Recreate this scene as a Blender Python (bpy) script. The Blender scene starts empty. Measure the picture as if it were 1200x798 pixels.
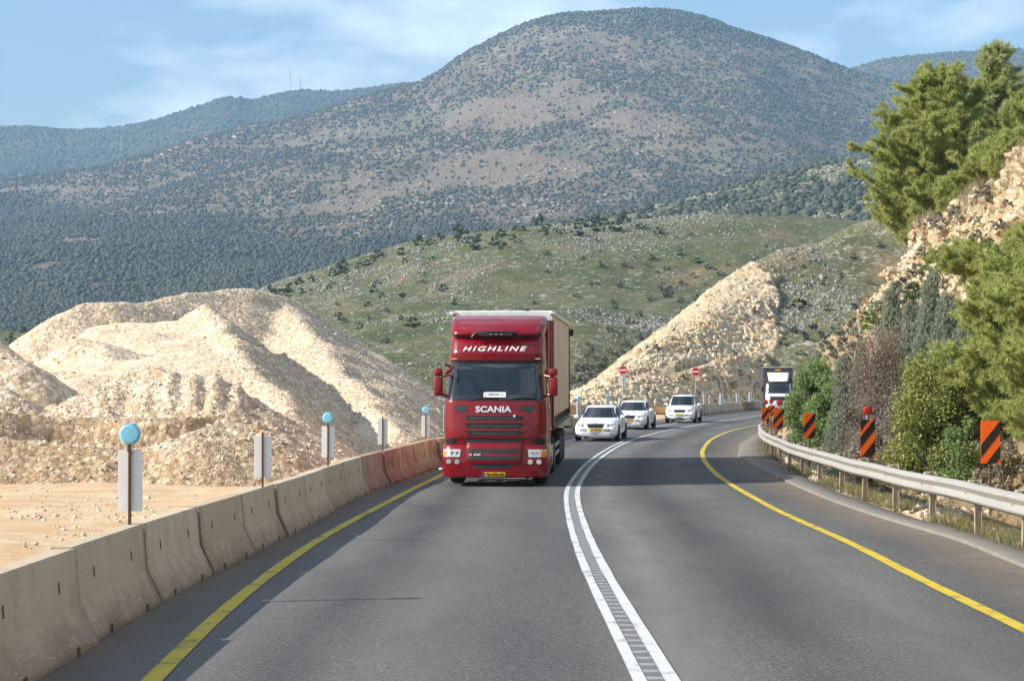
import bpy, bmesh, math, random
import numpy as np
from mathutils import Vector, Matrix

random.seed(7)
RNG = np.random.default_rng(7)
np.seterr(over='ignore')
sc = bpy.context.scene
COL = sc.collection
R = math.radians

# ------------------------------------------------------------------ camera geometry
FPX = 2000.0            # focal length in pixels of a 1200 px wide frame
TH = math.atan(31 / FPX)
CZ = 2.1                # eye height above the road under the camera
CS, SN = math.cos(TH), math.sin(TH)


def P(px, py, D):
    """point at depth D (metres along +Y) on the sight line through a photo pixel"""
    a = (px - 600) / FPX
    b = (399 - py) / FPX
    t = D / (CS - b * SN)
    return np.array([a * t, D, CZ + (SN + b * CS) * t])


def Pv(px, py, D):
    a = (px - 600) / FPX
    b = (399 - py) / FPX
    t = D / (CS - b * SN)
    return np.stack([a * t, D + 0 * a, CZ + (SN + b * CS) * t], -1)


def gsmooth(y, sig):
    r = int(sig * 3) + 1
    k = np.exp(-0.5 * (np.arange(-r, r + 1) / sig) ** 2)
    k /= k.sum()
    yp = np.concatenate([2 * y[0] - y[r:0:-1], y, 2 * y[-1] - y[-2:-r - 2:-1]])
    return np.convolve(yp, k, 'valid')


_TY = np.arange(-80, 420, 0.5)
_pz = np.interp(_TY, [-80, 0, 15, 20, 30, 41, 49, 72, 80, 102, 128, 160, 200, 260, 420],
                [-.6, -2.1, -2.37, -2.50, -2.73, -2.89, -2.93, -3.12, -3.16, -3.35, -3.65, -4.0, -4.3, -4.6, -5.0]) + CZ
_pz = gsmooth(_pz, 8)


def prof(Y):
    return np.interp(Y, np.concatenate([_TY, [9000]]), np.concatenate([_pz, [_pz[-1] - 2]]))


def G(px, py):
    """where the sight line through a pixel meets the road surface"""
    lo, hi = 4.0, 400.0
    for _ in range(60):
        m = 0.5 * (lo + hi)
        if P(px, py, m)[2] > prof(m):
            lo = m
        else:
            hi = m
    return P(px, py, lo)


class Path:
    """a line along the road: X as a smooth function of Y"""
    def __init__(self, pix, extra=(), sig=1.6):
        pts = [tuple(G(*p)[:2]) for p in pix] + list(extra)
        pts.sort(key=lambda q: q[1])
        xs = np.array([q[0] for q in pts]); ys = np.array([q[1] for q in pts])
        t = np.arange(-40, 300, 0.25)
        x = np.interp(t, ys, xs)
        s0 = (xs[2] - xs[0]) / (ys[2] - ys[0]); s1 = (xs[-1] - xs[-2]) / (ys[-1] - ys[-2])
        x = np.where(t < ys[0], xs[0] + s0 * (t - ys[0]), x)
        x = np.where(t > ys[-1], xs[-1] + s1 * (t - ys[-1]), x)
        a = gsmooth(x, sig * 4)
        b = gsmooth(x, sig * 12)
        w = np.clip((t - 50) / 30, 0, 1)
        self.t, self.x = t, a * (1 - w) + b * w

    def __call__(self, Y):
        return np.interp(Y, self.t, self.x)

    def tangent(self, Y):
        d = (self(Y + .3) - self(Y - .3)) / .6
        n = np.sqrt(1 + d * d)
        return d / n, 1 / n


# ------------------------------------------------------------------ numpy noise
def _hash(ix, iy, iz, seed):
    h = (ix.astype(np.int64) * 374761393 + iy.astype(np.int64) * 668265263 + iz.astype(np.int64) * 2147483647 + seed * 974634777) & 0xFFFFFFFF
    h = ((h ^ (h >> 13)) * 1274126177) & 0xFFFFFFFF
    h = ((h ^ (h >> 16)) * 2246822519) & 0xFFFFFFFF
    return ((h ^ (h >> 15)) & 0xFFFFFF) / float(0xFFFFFF)


def vnoise(x, y, z=0.0, seed=1):
    x = np.asarray(x, float); y = np.asarray(y, float); z = np.asarray(z, float) + 0 * x
    ix, iy, iz = np.floor(x), np.floor(y), np.floor(z)
    fx, fy, fz = x - ix, y - iy, z - iz
    fx, fy, fz = [f * f * (3 - 2 * f) for f in (fx, fy, fz)]
    r = 0
    for a in (0, 1):
        for b in (0, 1):
            for c in (0, 1):
                w = (fx if a else 1 - fx) * (fy if b else 1 - fy) * (fz if c else 1 - fz)
                r = r + w * _hash(ix + a, iy + b, iz + c, seed)
    return r * 2 - 1


def fbm(x, y, z=0.0, oct=4, seed=1, gain=.5):
    r, a, f, t = 0, 1.0, 1.0, 0
    for o in range(oct):
        r = r + a * vnoise(np.asarray(x) * f, np.asarray(y) * f, np.asarray(z) * f, seed + o * 17)
        t += a; a *= gain; f *= 2.03
    return r / t


# ------------------------------------------------------------------ objects
def tag(o, label=None, cat=None, group=None, kind=None):
    if label: o['label'] = label
    if cat: o['category'] = cat
    if group: o['group'] = group
    if kind: o['kind'] = kind
    return o


def empty(name, loc=(0, 0, 0), rz=0.0):
    o = bpy.data.objects.new(name, None)
    o.empty_display_size = .2
    COL.objects.link(o)
    o.location = [float(v) for v in loc]
    o.rotation_euler = (0, 0, rz)
    return o


def mesh_obj(name, verts, faces, mats, parent=None, smooth=True, midx=None, uvs=None):
    me = bpy.data.meshes.new(name)
    verts = np.asarray(verts, np.float32).reshape(-1, 3)
    if isinstance(faces, np.ndarray):
        n, k = faces.shape
        me.vertices.add(len(verts)); me.vertices.foreach_set('co', verts.ravel())
        me.loops.add(n * k); me.loops.foreach_set('vertex_index', faces.astype(np.int32).ravel())
        me.polygons.add(n)
        me.polygons.foreach_set('loop_start', np.arange(0, n * k, k, dtype=np.int32))
        me.polygons.foreach_set('loop_total', np.full(n, k, np.int32))
        me.update(calc_edges=True)
    else:
        me.from_pydata([tuple(map(float, v)) for v in verts], [], faces)
        me.update()
    if smooth:
        me.polygons.foreach_set('use_smooth', np.ones(len(me.polygons), bool))
    for m in (mats if isinstance(mats, (list, tuple)) else [mats]):
        me.materials.append(m)
    if midx is not None:
        me.polygons.foreach_set('material_index', np.asarray(midx, np.int32))
    if uvs is not None:                       # per-vertex uv
        uvl = me.uv_layers.new(name='UVMap')
        li = np.empty(len(me.loops), np.int32); me.loops.foreach_get('vertex_index', li)
        uvl.data.foreach_set('uv', np.asarray(uvs, np.float32)[li].ravel())
    me.validate()
    o = bpy.data.objects.new(name, me)
    COL.objects.link(o)
    if parent is not None: o.parent = parent
    return o


def attr(o, name, vals):
    a = o.data.attributes.new(name, 'FLOAT', 'POINT')
    a.data.foreach_set('value', np.asarray(vals, np.float32).ravel())


class MB:
    def __init__(s):
        s.v = []; s.f = []; s.mi = []

    def add(s, verts, faces, M=None, mi=0):
        b = len(s.v)
        for v in verts:
            v = Vector(v)
            s.v.append(tuple(M @ v) if M is not None else tuple(v))
        for f in faces:
            s.f.append([i + b for i in f]); s.mi.append(mi)
        return s

    def bm(s, bm, M=None, mi=0):
        bm.verts.index_update()
        s.add([v.co for v in bm.verts], [[v.index for v in f.verts] for f in bm.faces], M, mi)
        bm.free()
        return s

    def box(s, c, size, bevel=0.0, rot=None, seg=2, mi=0):
        bm = bmesh.new()
        bmesh.ops.create_cube(bm, size=1.0)
        bmesh.ops.scale(bm, vec=size, verts=bm.verts)
        if bevel > 0:
            bmesh.ops.bevel(bm, geom=list(bm.edges), offset=min(bevel, .49 * min(size)), segments=seg, affect='EDGES', profile=.5)
        M = Matrix.Translation(c)
        if rot is not None: M = M @ rot
        return s.bm(bm, M, mi)

    def tube(s, pts, rad, n=8, mi=0, cap=True):
        pts = [Vector(p) for p in pts]
        rad = rad if isinstance(rad, (list, tuple, np.ndarray)) else [rad] * len(pts)
        V, F = [], []
        up = Vector((0, 0, 1))
        for i, p in enumerate(pts):
            d = (pts[min(i + 1, len(pts) - 1)] - pts[max(i - 1, 0)]).normalized()
            ref = Vector((1, 0, 0)) if abs(d.z) > .9 else up
            a = d.cross(ref).normalized(); b = d.cross(a)
            for k in range(n):
                t = 2 * math.pi * k / n
                V.append(p + (a * math.cos(t) + b * math.sin(t)) * rad[i])
        for i in range(len(pts) - 1):
            for k in range(n):
                F.append([i * n + k, i * n + (k + 1) % n, (i + 1) * n + (k + 1) % n, (i + 1) * n + k])
        if cap:
            F.append(list(range(n))[::-1]); F.append([(len(pts) - 1) * n + k for k in range(n)])
        return s.add(V, F, None, mi)

    def lathe(s, prof_, axis='x', c=(0, 0, 0), n=24, mi=0):
        """profile of (along axis, radius)"""
        V, F = [], []
        for a, r in prof_:
            for k in range(n):
                t = 2 * math.pi * k / n
                u, w = r * math.cos(t), r * math.sin(t)
                V.append({'x': (a, u, w), 'y': (u, a, w), 'z': (u, w, a)}[axis])
        m = len(prof_)
        for i in range(m - 1):
            for k in range(n):
                F.append([i * n + k, i * n + (k + 1) % n, (i + 1) * n + (k + 1) % n, (i + 1) * n + k])
        F.append(list(range(n))); F.append([(m - 1) * n + k for k in range(n)])
        return s.add(V, F, Matrix.Translation(c), mi)

    def prism(s, poly, y0, y1, mi=0, M=None):
        """outline in (x, z) pushed from y0 to y1"""
        n = len(poly)
        V = [(x, y0, z) for x, z in poly] + [(x, y1, z) for x, z in poly]
        F = [list(range(n)), list(range(2 * n - 1, n - 1, -1))]
        F += [[i, i + n, (i + 1) % n + n, (i + 1) % n] for i in range(n)]
        return s.add(V, F, M, mi)

    def build(s, name, mats, parent=None, smooth=False, autosmooth=True):
        o = mesh_obj(name, s.v, s.f, mats, parent, smooth=False, midx=s.mi)
        me = o.data
        bm = bmesh.new(); bm.from_mesh(me)
        bmesh.ops.recalc_face_normals(bm, faces=bm.faces)
        bm.to_mesh(me); bm.free()
        if smooth:
            me.polygons.foreach_set('use_smooth', np.ones(len(me.polygons), bool))
            if autosmooth:
                try: me.set_sharp_from_angle(angle=R(38))
                except Exception: pass
        return o


def children(o):
    return [c for c in bpy.data.objects if c.parent == o]


def copy_tree(o, parent=None):
    c = o.copy(); COL.objects.link(c); c.parent = parent
    for ch in children(o): copy_tree(ch, c)
    return c


# ------------------------------------------------------------------ node materials
class NT:
    def __init__(s, name):
        s.m = bpy.data.materials.new(name); s.m.use_nodes = True
        s.t = s.m.node_tree; s.t.nodes.clear()
        s.out = s.t.nodes.new('ShaderNodeOutputMaterial')

    def n(s, typ, ins=None, **kw):
        nd = s.t.nodes.new('ShaderNode' + typ)
        for k, v in kw.items(): setattr(nd, k, v)
        for k, v in (ins or {}).items(): s.set(nd.inputs[k], v)
        return nd

    def set(s, sock, v):
        if isinstance(v, bpy.types.NodeSocket): s.t.links.new(v, sock)
        elif isinstance(v, (tuple, list)):
            if sock.type == 'RGBA' and len(v) == 3: v = (*v, 1)
            sock.default_value = v
        else: sock.default_value = v

    def pos(s): return s.n('NewGeometry').outputs['Position']
    def obj(s): return s.n('TexCoord').outputs['Object']

    def noise(s, vec, scale, detail=4, rough=.55, dist=0.0, col=False):
        nd = s.n('TexNoise', {'Vector': vec, 'Scale': scale, 'Detail': detail, 'Roughness': rough, 'Distortion': dist})
        return nd.outputs['Color' if col else 'Fac']

    def voro(s, vec, scale, out='Distance', feature='F1', rnd=1.0):
        return s.n('TexVoronoi', {'Vector': vec, 'Scale': scale, 'Randomness': rnd}, feature=feature).outputs[out]

    def ramp(s, fac, *stops):
        nd = s.n('ValToRGB', {'Fac': fac}); cr = nd.color_ramp
        while len(cr.elements) < len(stops): cr.elements.new(.5)
        for e, (p, c) in zip(cr.elements, stops):
            e.position = p
            e.color = (c, c, c, 1) if not isinstance(c, (tuple, list)) else (*c[:3], 1)
        return nd.outputs['Color']

    def mix(s, fac, a, b, mode='MIX'):
        nd = s.n('Mix', data_type='RGBA', blend_type=mode)
        s.set(nd.inputs[0], fac); s.set(nd.inputs[6], a); s.set(nd.inputs[7], b)
        return nd.outputs[2]

    def math(s, op, a, b=0.0, clamp=False):
        nd = s.n('Math', operation=op, use_clamp=clamp)
        s.set(nd.inputs[0], a); s.set(nd.inputs[1], b)
        return nd.outputs[0]

    def scalev(s, vec, sx, sy, sz):
        return s.n('Mapping', {'Vector': vec, 'Scale': (sx, sy, sz)}).outputs[0]

    def attr(s, name): return s.n('Attribute', attribute_name=name).outputs['Fac']

    def bump(s, h, strength=.3, dist=.02, normal=None):
        ins = {'Height': h, 'Strength': strength, 'Distance': dist}
        if normal is not None: ins['Normal'] = normal
        return s.n('Bump', ins).outputs[0]

    def bsdf(s, col, rough=.7, metal=0.0, normal=None, spec=.3, **kw):
        ins = {'Base Color': col, 'Roughness': rough, 'Metallic': metal, 'Specular IOR Level': spec}
        ins.update(kw)
        if normal is not None: ins['Normal'] = normal
        nd = s.n('BsdfPrincipled', ins)
        return nd.outputs[0]

    def done(s, sh):
        s.t.links.new(sh, s.out.inputs['Surface'])
        return s.m


def simple(name, col, rough=.6, metal=0.0, var=.12, scale=3.0, bump=0.0, bscale=40, bdist=.01, spec=.4, dirt=None, **kw):
    t = NT(name)
    o = t.obj()
    nz = t.noise(o, scale, 5)
    c = t.mix(nz, tuple(max(0, x * (1 - var * 1.6)) for x in col), tuple(min(1, x * (1 + var * 1.6)) for x in col))
    if dirt:
        d = t.ramp(t.noise(o, dirt[1], 6, .65), (.45, 0.0), (.75, dirt[2]))
        c = t.mix(d, c, dirt[0])
    rr = t.math('ADD', t.math('MULTIPLY', t.noise(o, scale * 4, 3), .2), rough - .1, True)
    nrm = t.bump(t.noise(o, bscale, 4), bump, bdist) if bump else None
    return t.done(t.bsdf(c, rr, metal, nrm, spec, **kw))
M = {}
M['steel'] = simple('galvanised_steel', (.42, .42, .41), .45, .55, .1, 6, .08, 60)
M['darkmetal'] = simple('dark_metal', (.03, .03, .032), .5, .3, .2, 8)
M['black'] = simple('black_plastic', (.012, .012, .013), .45, 0, .2, 6)
M['mesh'] = simple('grille_mesh', (.035, .035, .036), .55, .2, .3, 60, .5, 120)
M['rubber'] = simple('tyre_rubber', (.018, .018, .018), .85, 0, .25, 9, .3, 30)
M['rim'] = simple('wheel_rim', (.45, .45, .46), .35, .8, .1, 8)
M['white'] = simple('white_paint', (.78, .78, .78), .3, 0, .03, 2, dirt=((.4, .36, .3), 3, .25), **{'Coat Weight': .6, 'Coat Roughness': .06})
M['carwhite'] = simple('white_car_paint', (.82, .83, .84), .28, 0, .02, 2, **{'Coat Weight': .8, 'Coat Roughness': .04})
M['red'] = simple('red_truck_paint', (.20, .0015, .006), .3, .0, .08, 1.5, spec=.25, dirt=((.11, .025, .02), 2.6, .35), **{'Coat Weight': .5, 'Coat Roughness': .04})
M['reddark'] = simple('red_truck_trim', (.16, .004, .008), .35, .1, .1, 2, **{'Coat Weight': .7, 'Coat Roughness': .08})
M['chrome'] = simple('bright_metal', (.75, .76, .78), .2, 1.0, .03, 5)
M['silver'] = simple('silver_letters', (.72, .73, .75), .35, .3, .03, 5)
M['letter'] = simple('white_letters', (.8, .8, .8), .4, 0, .02, 5)
M['ink'] = simple('black_letters', (.02, .02, .02), .5, 0, .05, 5)
M['plate'] = simple('yellow_plate', (.75, .5, .02), .4, 0, .04, 10)
M['blue'] = simple('blue_plate_band', (.02, .06, .4), .4, 0, .04, 10)
M['glass'] = simple('dark_window_glass', (.012, .016, .018), .06, 0, .2, 2, spec=.7, **{'Coat Weight': .5, 'Coat Roughness': .02})
M['lampglass'] = simple('clear_lamp_glass', (.62, .62, .6), .12, .35, .25, 14, spec=.6, **{'Coat Weight': .8, 'Coat Roughness': .03})
M['amber'] = simple('amber_lamp_glass', (.75, .25, .02), .15, 0, .1, 14)
M['cyan'] = simple('pale_cyan_lens', (.22, .56, .74), .35, 0, .06, 8)
M['redlens'] = simple('red_lamp_lens', (.5, .03, .015), .2, 0, .15, 8, **{'Coat Weight': .6})
M['orange'] = simple('orange_sheeting', (.95, .13, .004), .5, 0, .05, 6)
M['boardblack'] = simple('black_sheeting', (.016, .014, .014), .5, 0, .1, 6)
M['boardback'] = simple('aluminium_board_back', (.74, .74, .74), .5, .0, .06, 5)
M['signred'] = simple('red_sign_sheeting', (.62, .015, .02), .45, 0, .04, 5)
M['signwhite'] = simple('white_sign_sheeting', (.8, .8, .8), .45, 0, .03, 5)
M['rust'] = simple('rusty_pole', (.12, .065, .035), .8, .2, .3, 9)
M['bark'] = simple('bark', (.10, .07, .05), .9, 0, .35, 8, .6, 20)
M['greybark'] = simple('grey_bark', (.17, .14, .12), .9, 0, .3, 8, .6, 20)
M['wallwhite'] = simple('white_plaster', (.75, .73, .7), .8, 0, .05, 1)
M['rooftile'] = simple('red_roof_tiles', (.45, .12, .06), .8, 0, .15, 2)
M['cream'] = simple('cream_tarpaulin', (.72, .57, .43), .6, 0, .12, .5, .12, 3, .02, dirt=((.42, .29, .19), 1.1, .55))
M['trailerwhite'] = simple('trailer_white_rail', (.74, .72, .68), .5, 0, .06, 2, dirt=((.35, .3, .25), 4, .4))
M['fence'] = simple('orange_netting', (.62, .33, .12), .8, 0, .4, 9)
M['truckbox'] = simple('dark_grey_truck_box', (.05, .05, .055), .5, 0, .15, 3)


def leafmat(name, c1, c2, c3, trans=.4, rough=.6):
    t = NT(name)
    rnd = t.n('NewGeometry').outputs['Random Per Island']
    col = t.ramp(rnd, (0.0, c1), (.5, c2), (1.0, c3))
    big = t.noise(t.obj(), 1.3, 3)
    col = t.mix(t.ramp(big, (.35, 0.0), (.65, .5)), col, c3)
    p = t.bsdf(col, rough, 0, None, .25)
    tr = t.n('BsdfTranslucent', {'Color': t.mix(.5, col, c3)}).outputs[0]
    sh = t.n('MixShader', {0: trans, 1: p, 2: tr}).outputs[0]
    return t.done(sh)


M['pine'] = leafmat('pine_needles', (0.202, 0.256, 0.078), (0.333, 0.389, 0.116), (0.513, 0.528, 0.186))
M['pinedeep'] = leafmat('deep_green_needles', (0.218, 0.288, 0.118), (0.359, 0.421, 0.172), (0.530, 0.562, 0.250))
M['juniper'] = leafmat('blue_grey_cypress_sprays', (0.120, 0.150, 0.102), (0.228, 0.270, 0.192), (0.384, 0.432, 0.324))
M['bushgreen'] = leafmat('green_bush_leaves', (0.097, 0.173, 0.060), (0.173, 0.263, 0.090), (0.270, 0.360, 0.134))
M['bushyellow'] = leafmat('yellow_green_leaves', (0.081, 0.112, 0.027), (0.175, 0.206, 0.053), (0.338, 0.350, 0.094), .3)
M['bushbrown'] = leafmat('brown_dry_leaves', (.14, .10, .07), (.24, .18, .13), (.36, .29, .22))
M['twigs'] = leafmat('grey_bare_twigs', (.15, .14, .105), (.23, .215, .165), (.33, .30, .24), .05)
M['drygrass'] = leafmat('dry_grass', (.16, .12, .07), (.26, .21, .12), (.38, .32, .2), .2)
M['grass'] = leafmat('green_grass_blades', (.10, .115, .04), (.17, .165, .065), (.30, .26, .13), .2)
M['shrubdark'] = leafmat('dark_maquis_leaves', (0.033, 0.058, 0.021), (0.058, 0.091, 0.031), (0.098, 0.130, 0.046), .15)
M['shrubgrey'] = leafmat('grey_thorn_shrub_leaves', (.095, .095, .07), (.145, .14, .105), (.20, .185, .145), .1)
M['maquis'] = leafmat('far_maquis_crowns', (.036, .048, .032), (.054, .068, .044), (.08, .09, .06), .1)


# ---- asphalt
def asphalt():
    t = NT('asphalt')
    p = t.pos()
    uv = t.n('UVMap').outputs[0]
    sep = t.n('SeparateXYZ', {0: uv})
    u = sep.outputs[0]
    grain = t.math('ADD', t.math('MULTIPLY', t.noise(p, 95, 2, .7), .5), t.math('MULTIPLY', t.noise(p, 34, 3, .75), .5))
    mid = t.noise(p, 9, 5, .6)
    big = t.noise(t.scalev(p, .5, .12, .5), 1.0, 4)
    c = t.ramp(grain, (.36, (.022, .022, .024)), (.5, (.092, .091, .09)), (.63, (.29, .285, .27)))
    c = t.mix(t.ramp(mid, (.35, 0.0), (.7, .3)), c, (.125, .122, .118))
    c = t.mix(t.ramp(big, (.35, 0.0), (.65, .5)), c, (.055, .056, .06))
    # paler, polished wheel tracks and a worn band along the right-hand lane
    wob = t.math('ADD', u, t.math('MULTIPLY', t.math('SUBTRACT', t.noise(t.scalev(p, .3, .08, .3), 1.0, 3), .5), .05))
    for a, wd, s in ((.155, .05, .6), (.335, .05, .5), (.555, .045, 1.0), (.77, .055, .5)):
        d = t.math('ABSOLUTE', t.math('SUBTRACT', wob, a))
        k = t.ramp(t.math('DIVIDE', d, wd * 1.6), (0.0, 1.0), (1.0, 0.0))
        k = t.math('MULTIPLY', t.math('MULTIPLY', k, s), t.ramp(t.noise(t.scalev(p, 1, .3, 1), 1.6, 5), (.3, .3), (.7, 1.0)))
        c = t.mix(k, c, (.19, .183, .172))
    for a in (.245, .66):
        d = t.math('ABSOLUTE', t.math('SUBTRACT', wob, a))
        k = t.math('MULTIPLY', t.ramp(t.math('DIVIDE', d, .05), (0.0, .6), (1.0, 0.0)), t.ramp(t.noise(t.scalev(p, 1, .2, 1), 1.3, 5), (.35, .2), (.65, 1.0)))
        c = t.mix(k, c, (.045, .045, .047))
    oil = t.ramp(t.voro(t.scalev(p, 1, .35, 1), .55), (.0, .7), (.09, 0.0))
    oil = t.math('MULTIPLY', oil, t.ramp(t.noise(p, 5, 4), (.45, 0.0), (.6, .6)))
    c = t.mix(oil, c, (.035, .035, .036))
    # dust along the edges
    e = t.math('MINIMUM', t.math('SUBTRACT', u, .055), t.math('SUBTRACT', 1.0, u))
    dust = t.math('MULTIPLY', t.ramp(t.math('ADD', e, t.math('MULTIPLY', t.math('SUBTRACT', t.noise(p, 1.1, 5, .65), .5), .08)), (0.0, .95), (.105, 0.0)), t.ramp(t.noise(p, 2.2, 5), (.3, .3), (.7, 1.0)))
    c = t.mix(dust, c, (.24, .185, .125))
    nrm = t.bump(grain, .35, .012)
    return t.done(t.bsdf(c, t.ramp(mid, (.3, .8), (.7, .95)), 0, nrm, .15))


def paint(name, col, wear, gap=(.085, .085, .085)):
    t = NT(name)
    p = t.pos()
    g = t.noise(p, 60, 3, .7)
    w = t.math('ADD', t.math('MULTIPLY', t.noise(p, 2.5, 5, .65), .65), t.math('MULTIPLY', g, .35))
    k = t.ramp(w, (wear - .06, 1.0), (wear + .05, 0.0))
    uv = t.n('SeparateXYZ', {0: t.n('UVMap').outputs[0]}).outputs[0]
    e = t.math('ABSOLUTE', t.math('SUBTRACT', uv, .5))
    e = t.math('MULTIPLY', t.ramp(t.math('ADD', e, t.math('MULTIPLY', t.math('SUBTRACT', g, .5), .25)), (.42, 0.0), (.5, 1.0)), .9)
    k = t.math('MAXIMUM', k, e)
    c = t.mix(t.noise(p, 7, 4), tuple(x * .82 for x in col), col)
    c = t.mix(k, c, gap)
    return t.done(t.bsdf(c, .7, 0, t.bump(g, .25, .01), .3))


M['asphalt'] = asphalt()
M['paintwhite'] = paint('worn_white_line_paint', (.62, .63, .63), .41)
M['paintyellow'] = paint('worn_yellow_line_paint', (.6, .44, .03), .42)


def rumble():
    t = NT('milled_rumble_strip')
    uv = t.n('SeparateXYZ', {0: t.n('UVMap').outputs[0]})
    p = t.pos()
    s = t.math('SINE', t.math('MULTIPLY', uv.outputs[1], 2 * math.pi / .34))
    s = t.math('ADD', s, t.math('MULTIPLY', t.math('SUBTRACT', t.noise(p, 9, 4), .5), 1.6))
    k = t.ramp(s, (.25, 0.0), (.6, 1.0))
    c = t.mix(k, (.15, .15, .15), (.29, .29, .285))
    return t.done(t.bsdf(c, .85, 0, t.bump(t.noise(p, 80, 3), .3, .01), .25))


M['rumble'] = rumble()


# ---- concrete of the barriers, stained; the red ones carry worn red paint
def concrete(name, red=0.0):
    t = NT(name)
    o = t.obj()
    info = t.n('ObjectInfo').outputs['Random']
    sh = t.n('Combine' + 'XYZ', {0: t.math('MULTIPLY', info, 37.0), 1: 0.0, 2: 0.0}).outputs[0]
    v = t.n('VectorMath', {0: o, 1: sh}, operation='ADD').outputs[0]
    c = t.mix(t.noise(v, 1.4, 6, .6), (.46, .37, .26), (.66, .55, .41))
    c = t.mix(t.math('MULTIPLY', info, .6), c, (.40, .31, .20))
    streak = t.ramp(t.noise(t.scalev(v, 2.2, 2.2, .7), 1.3, 6, .7), (.5, 0.0), (.75, .6))
    c = t.mix(streak, c, (.30, .215, .13))
    blot = t.ramp(t.noise(v, 2.7, 6, .7), (.58, 0.0), (.7, .6))
    c = t.mix(blot, c, (.55, .5, .42))
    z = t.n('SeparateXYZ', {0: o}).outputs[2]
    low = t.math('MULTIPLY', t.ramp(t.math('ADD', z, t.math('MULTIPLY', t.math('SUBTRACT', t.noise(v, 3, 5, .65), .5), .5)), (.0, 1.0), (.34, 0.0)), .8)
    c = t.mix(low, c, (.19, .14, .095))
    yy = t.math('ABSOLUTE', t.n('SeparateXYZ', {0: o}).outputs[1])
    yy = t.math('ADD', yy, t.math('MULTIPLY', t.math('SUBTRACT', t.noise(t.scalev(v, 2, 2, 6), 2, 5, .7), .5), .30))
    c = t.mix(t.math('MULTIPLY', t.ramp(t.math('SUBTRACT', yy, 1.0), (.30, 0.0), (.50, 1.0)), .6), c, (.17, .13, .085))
    scr = t.ramp(t.noise(t.scalev(v, .5, 1.2, 9), 3.0, 4, .6), (.60, 0.0), (.68, .5))
    c = t.mix(scr, c, (.60, .55, .47))
    pits = t.ramp(t.voro(v, 9), (.02, 1.0), (.06, 0.0))
    pits = t.math('MULTIPLY', pits, t.ramp(t.noise(v, 1.7, 3), (.5, 0.0), (.58, .8)))
    c = t.mix(pits, c, (.06, .05, .04))
    if red:
        k = t.ramp(t.noise(v, 1.8, 6, .7), (.36, 0.05), (.66, red))
        c = t.mix(k, c, (.34, .085, .07))
    n = t.bump(t.noise(v, 45, 4), .25, .01)
    n = t.bump(t.noise(v, 5, 4), .25, .03, n)
    return t.done(t.bsdf(c, .85, 0, n, .25))


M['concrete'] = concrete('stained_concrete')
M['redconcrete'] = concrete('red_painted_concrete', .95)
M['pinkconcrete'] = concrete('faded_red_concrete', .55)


def kerbmat():
    t = NT('verge_concrete')
    p = t.pos()
    c = t.mix(t.noise(p, 3, 6, .65), (.12, .115, .105), (.25, .23, .20))
    c = t.mix(t.ramp(t.noise(p, .8, 4), (.45, 0.0), (.7, .5)), c, (.27, .22, .16))
    c = t.mix(t.ramp(t.noise(p, 70, 2, .7), (.5, 0.0), (.8, .5)), c, (.45, .42, .38))
    return t.done(t.bsdf(c, .9, 0, t.bump(t.noise(p, 40, 4), .4, .015), .2))


M['kerb'] = kerbmat()


def dirt():
    t = NT('sandy_ground')
    p = t.pos()
    far = t.ramp(t.math('DIVIDE', t.n('SeparateXYZ', {0: p}).outputs[1], 1000.0), (.2, 0.0), (.3, 1.0))
    c = t.mix(t.noise(p, .25, 5, .6), (.43, .28, .155), (.62, .46, .29))
    c = t.mix(t.ramp(t.noise(t.scalev(p, 1, .35, 1), 1.6, 6, .65), (.4, 0.0), (.7, .7)), c, (.68, .55, .39))
    c = t.mix(t.ramp(t.noise(t.scalev(p, .25, 1.5, 1), 1.1, 5, .6), (.5, 0.0), (.66, .65)), c, (.42, .26, .13))
    st = t.ramp(t.voro(p, 7), (.08, 1.0), (.2, 0.0))
    st = t.math('MULTIPLY', st, t.ramp(t.noise(p, .9, 3), (.45, 0.0), (.6, .8)))
    c = t.mix(st, c, (.68, .6, .5))
    c = t.mix(far, c, (.08, .09, .04))
    h = t.math('ADD', t.noise(p, 3, 6, .7), t.math('MULTIPLY', t.noise(t.scalev(p, .6, 3, 1), 2, 3), .6))
    return t.done(t.bsdf(c, .95, 0, t.bump(h, .5, .06), .1))


M['dirt'] = dirt()


def gravel(name, base, light, soil, pack=0.0):
    t = NT(name)
    p = t.pos()
    soilmask = t.attr('soil')
    cell = t.voro(p, 5.5, 'Color')
    dist = t.voro(p, 5.5)
    g = t.n('SeparateColor', {0: cell}).outputs[0]
    c = t.ramp(g, (0.0, tuple(x * .62 for x in base)), (.5, base), (1.0, light))
    c = t.mix(t.ramp(dist, (.35, 0.0), (.75, .6)), c, tuple(x * .4 for x in soil))
    c = t.mix(t.math('MULTIPLY', t.noise(p, .35, 5, .6), .4), c, soil)
    c = t.mix(t.math('MULTIPLY', soilmask, t.ramp(t.noise(p, .9, 6, .7), (.3, .45), (.65, 1.0))), c, t.mix(t.noise(p, 1.8, 5, .7), soil, light))
    st = t.ramp(t.noise(t.scalev(p, 1, .5, .3), 1.3, 5, .6), (.5, 0.0), (.75, .4))
    c = t.mix(st, c, soil)
    h = t.math('ADD', t.math('MULTIPLY', t.math('SUBTRACT', 1.0, dist), .6), t.math('MULTIPLY', t.noise(p, 9, 4, .7), .5))
    n = t.bump(h, t.math('SUBTRACT', .9, t.math('MULTIPLY', soilmask, .6)), .09)
    return t.done(t.bsdf(c, .95, 0, n, .1))


M['gravel'] = gravel('crushed_limestone', (.62, .52, .39), (.82, .74, .61), (.64, .43, .24))
M['gravelbrown'] = gravel('brown_crushed_limestone', (.50, .37, .24), (.68, .56, .41), (.50, .31, .16))


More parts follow.
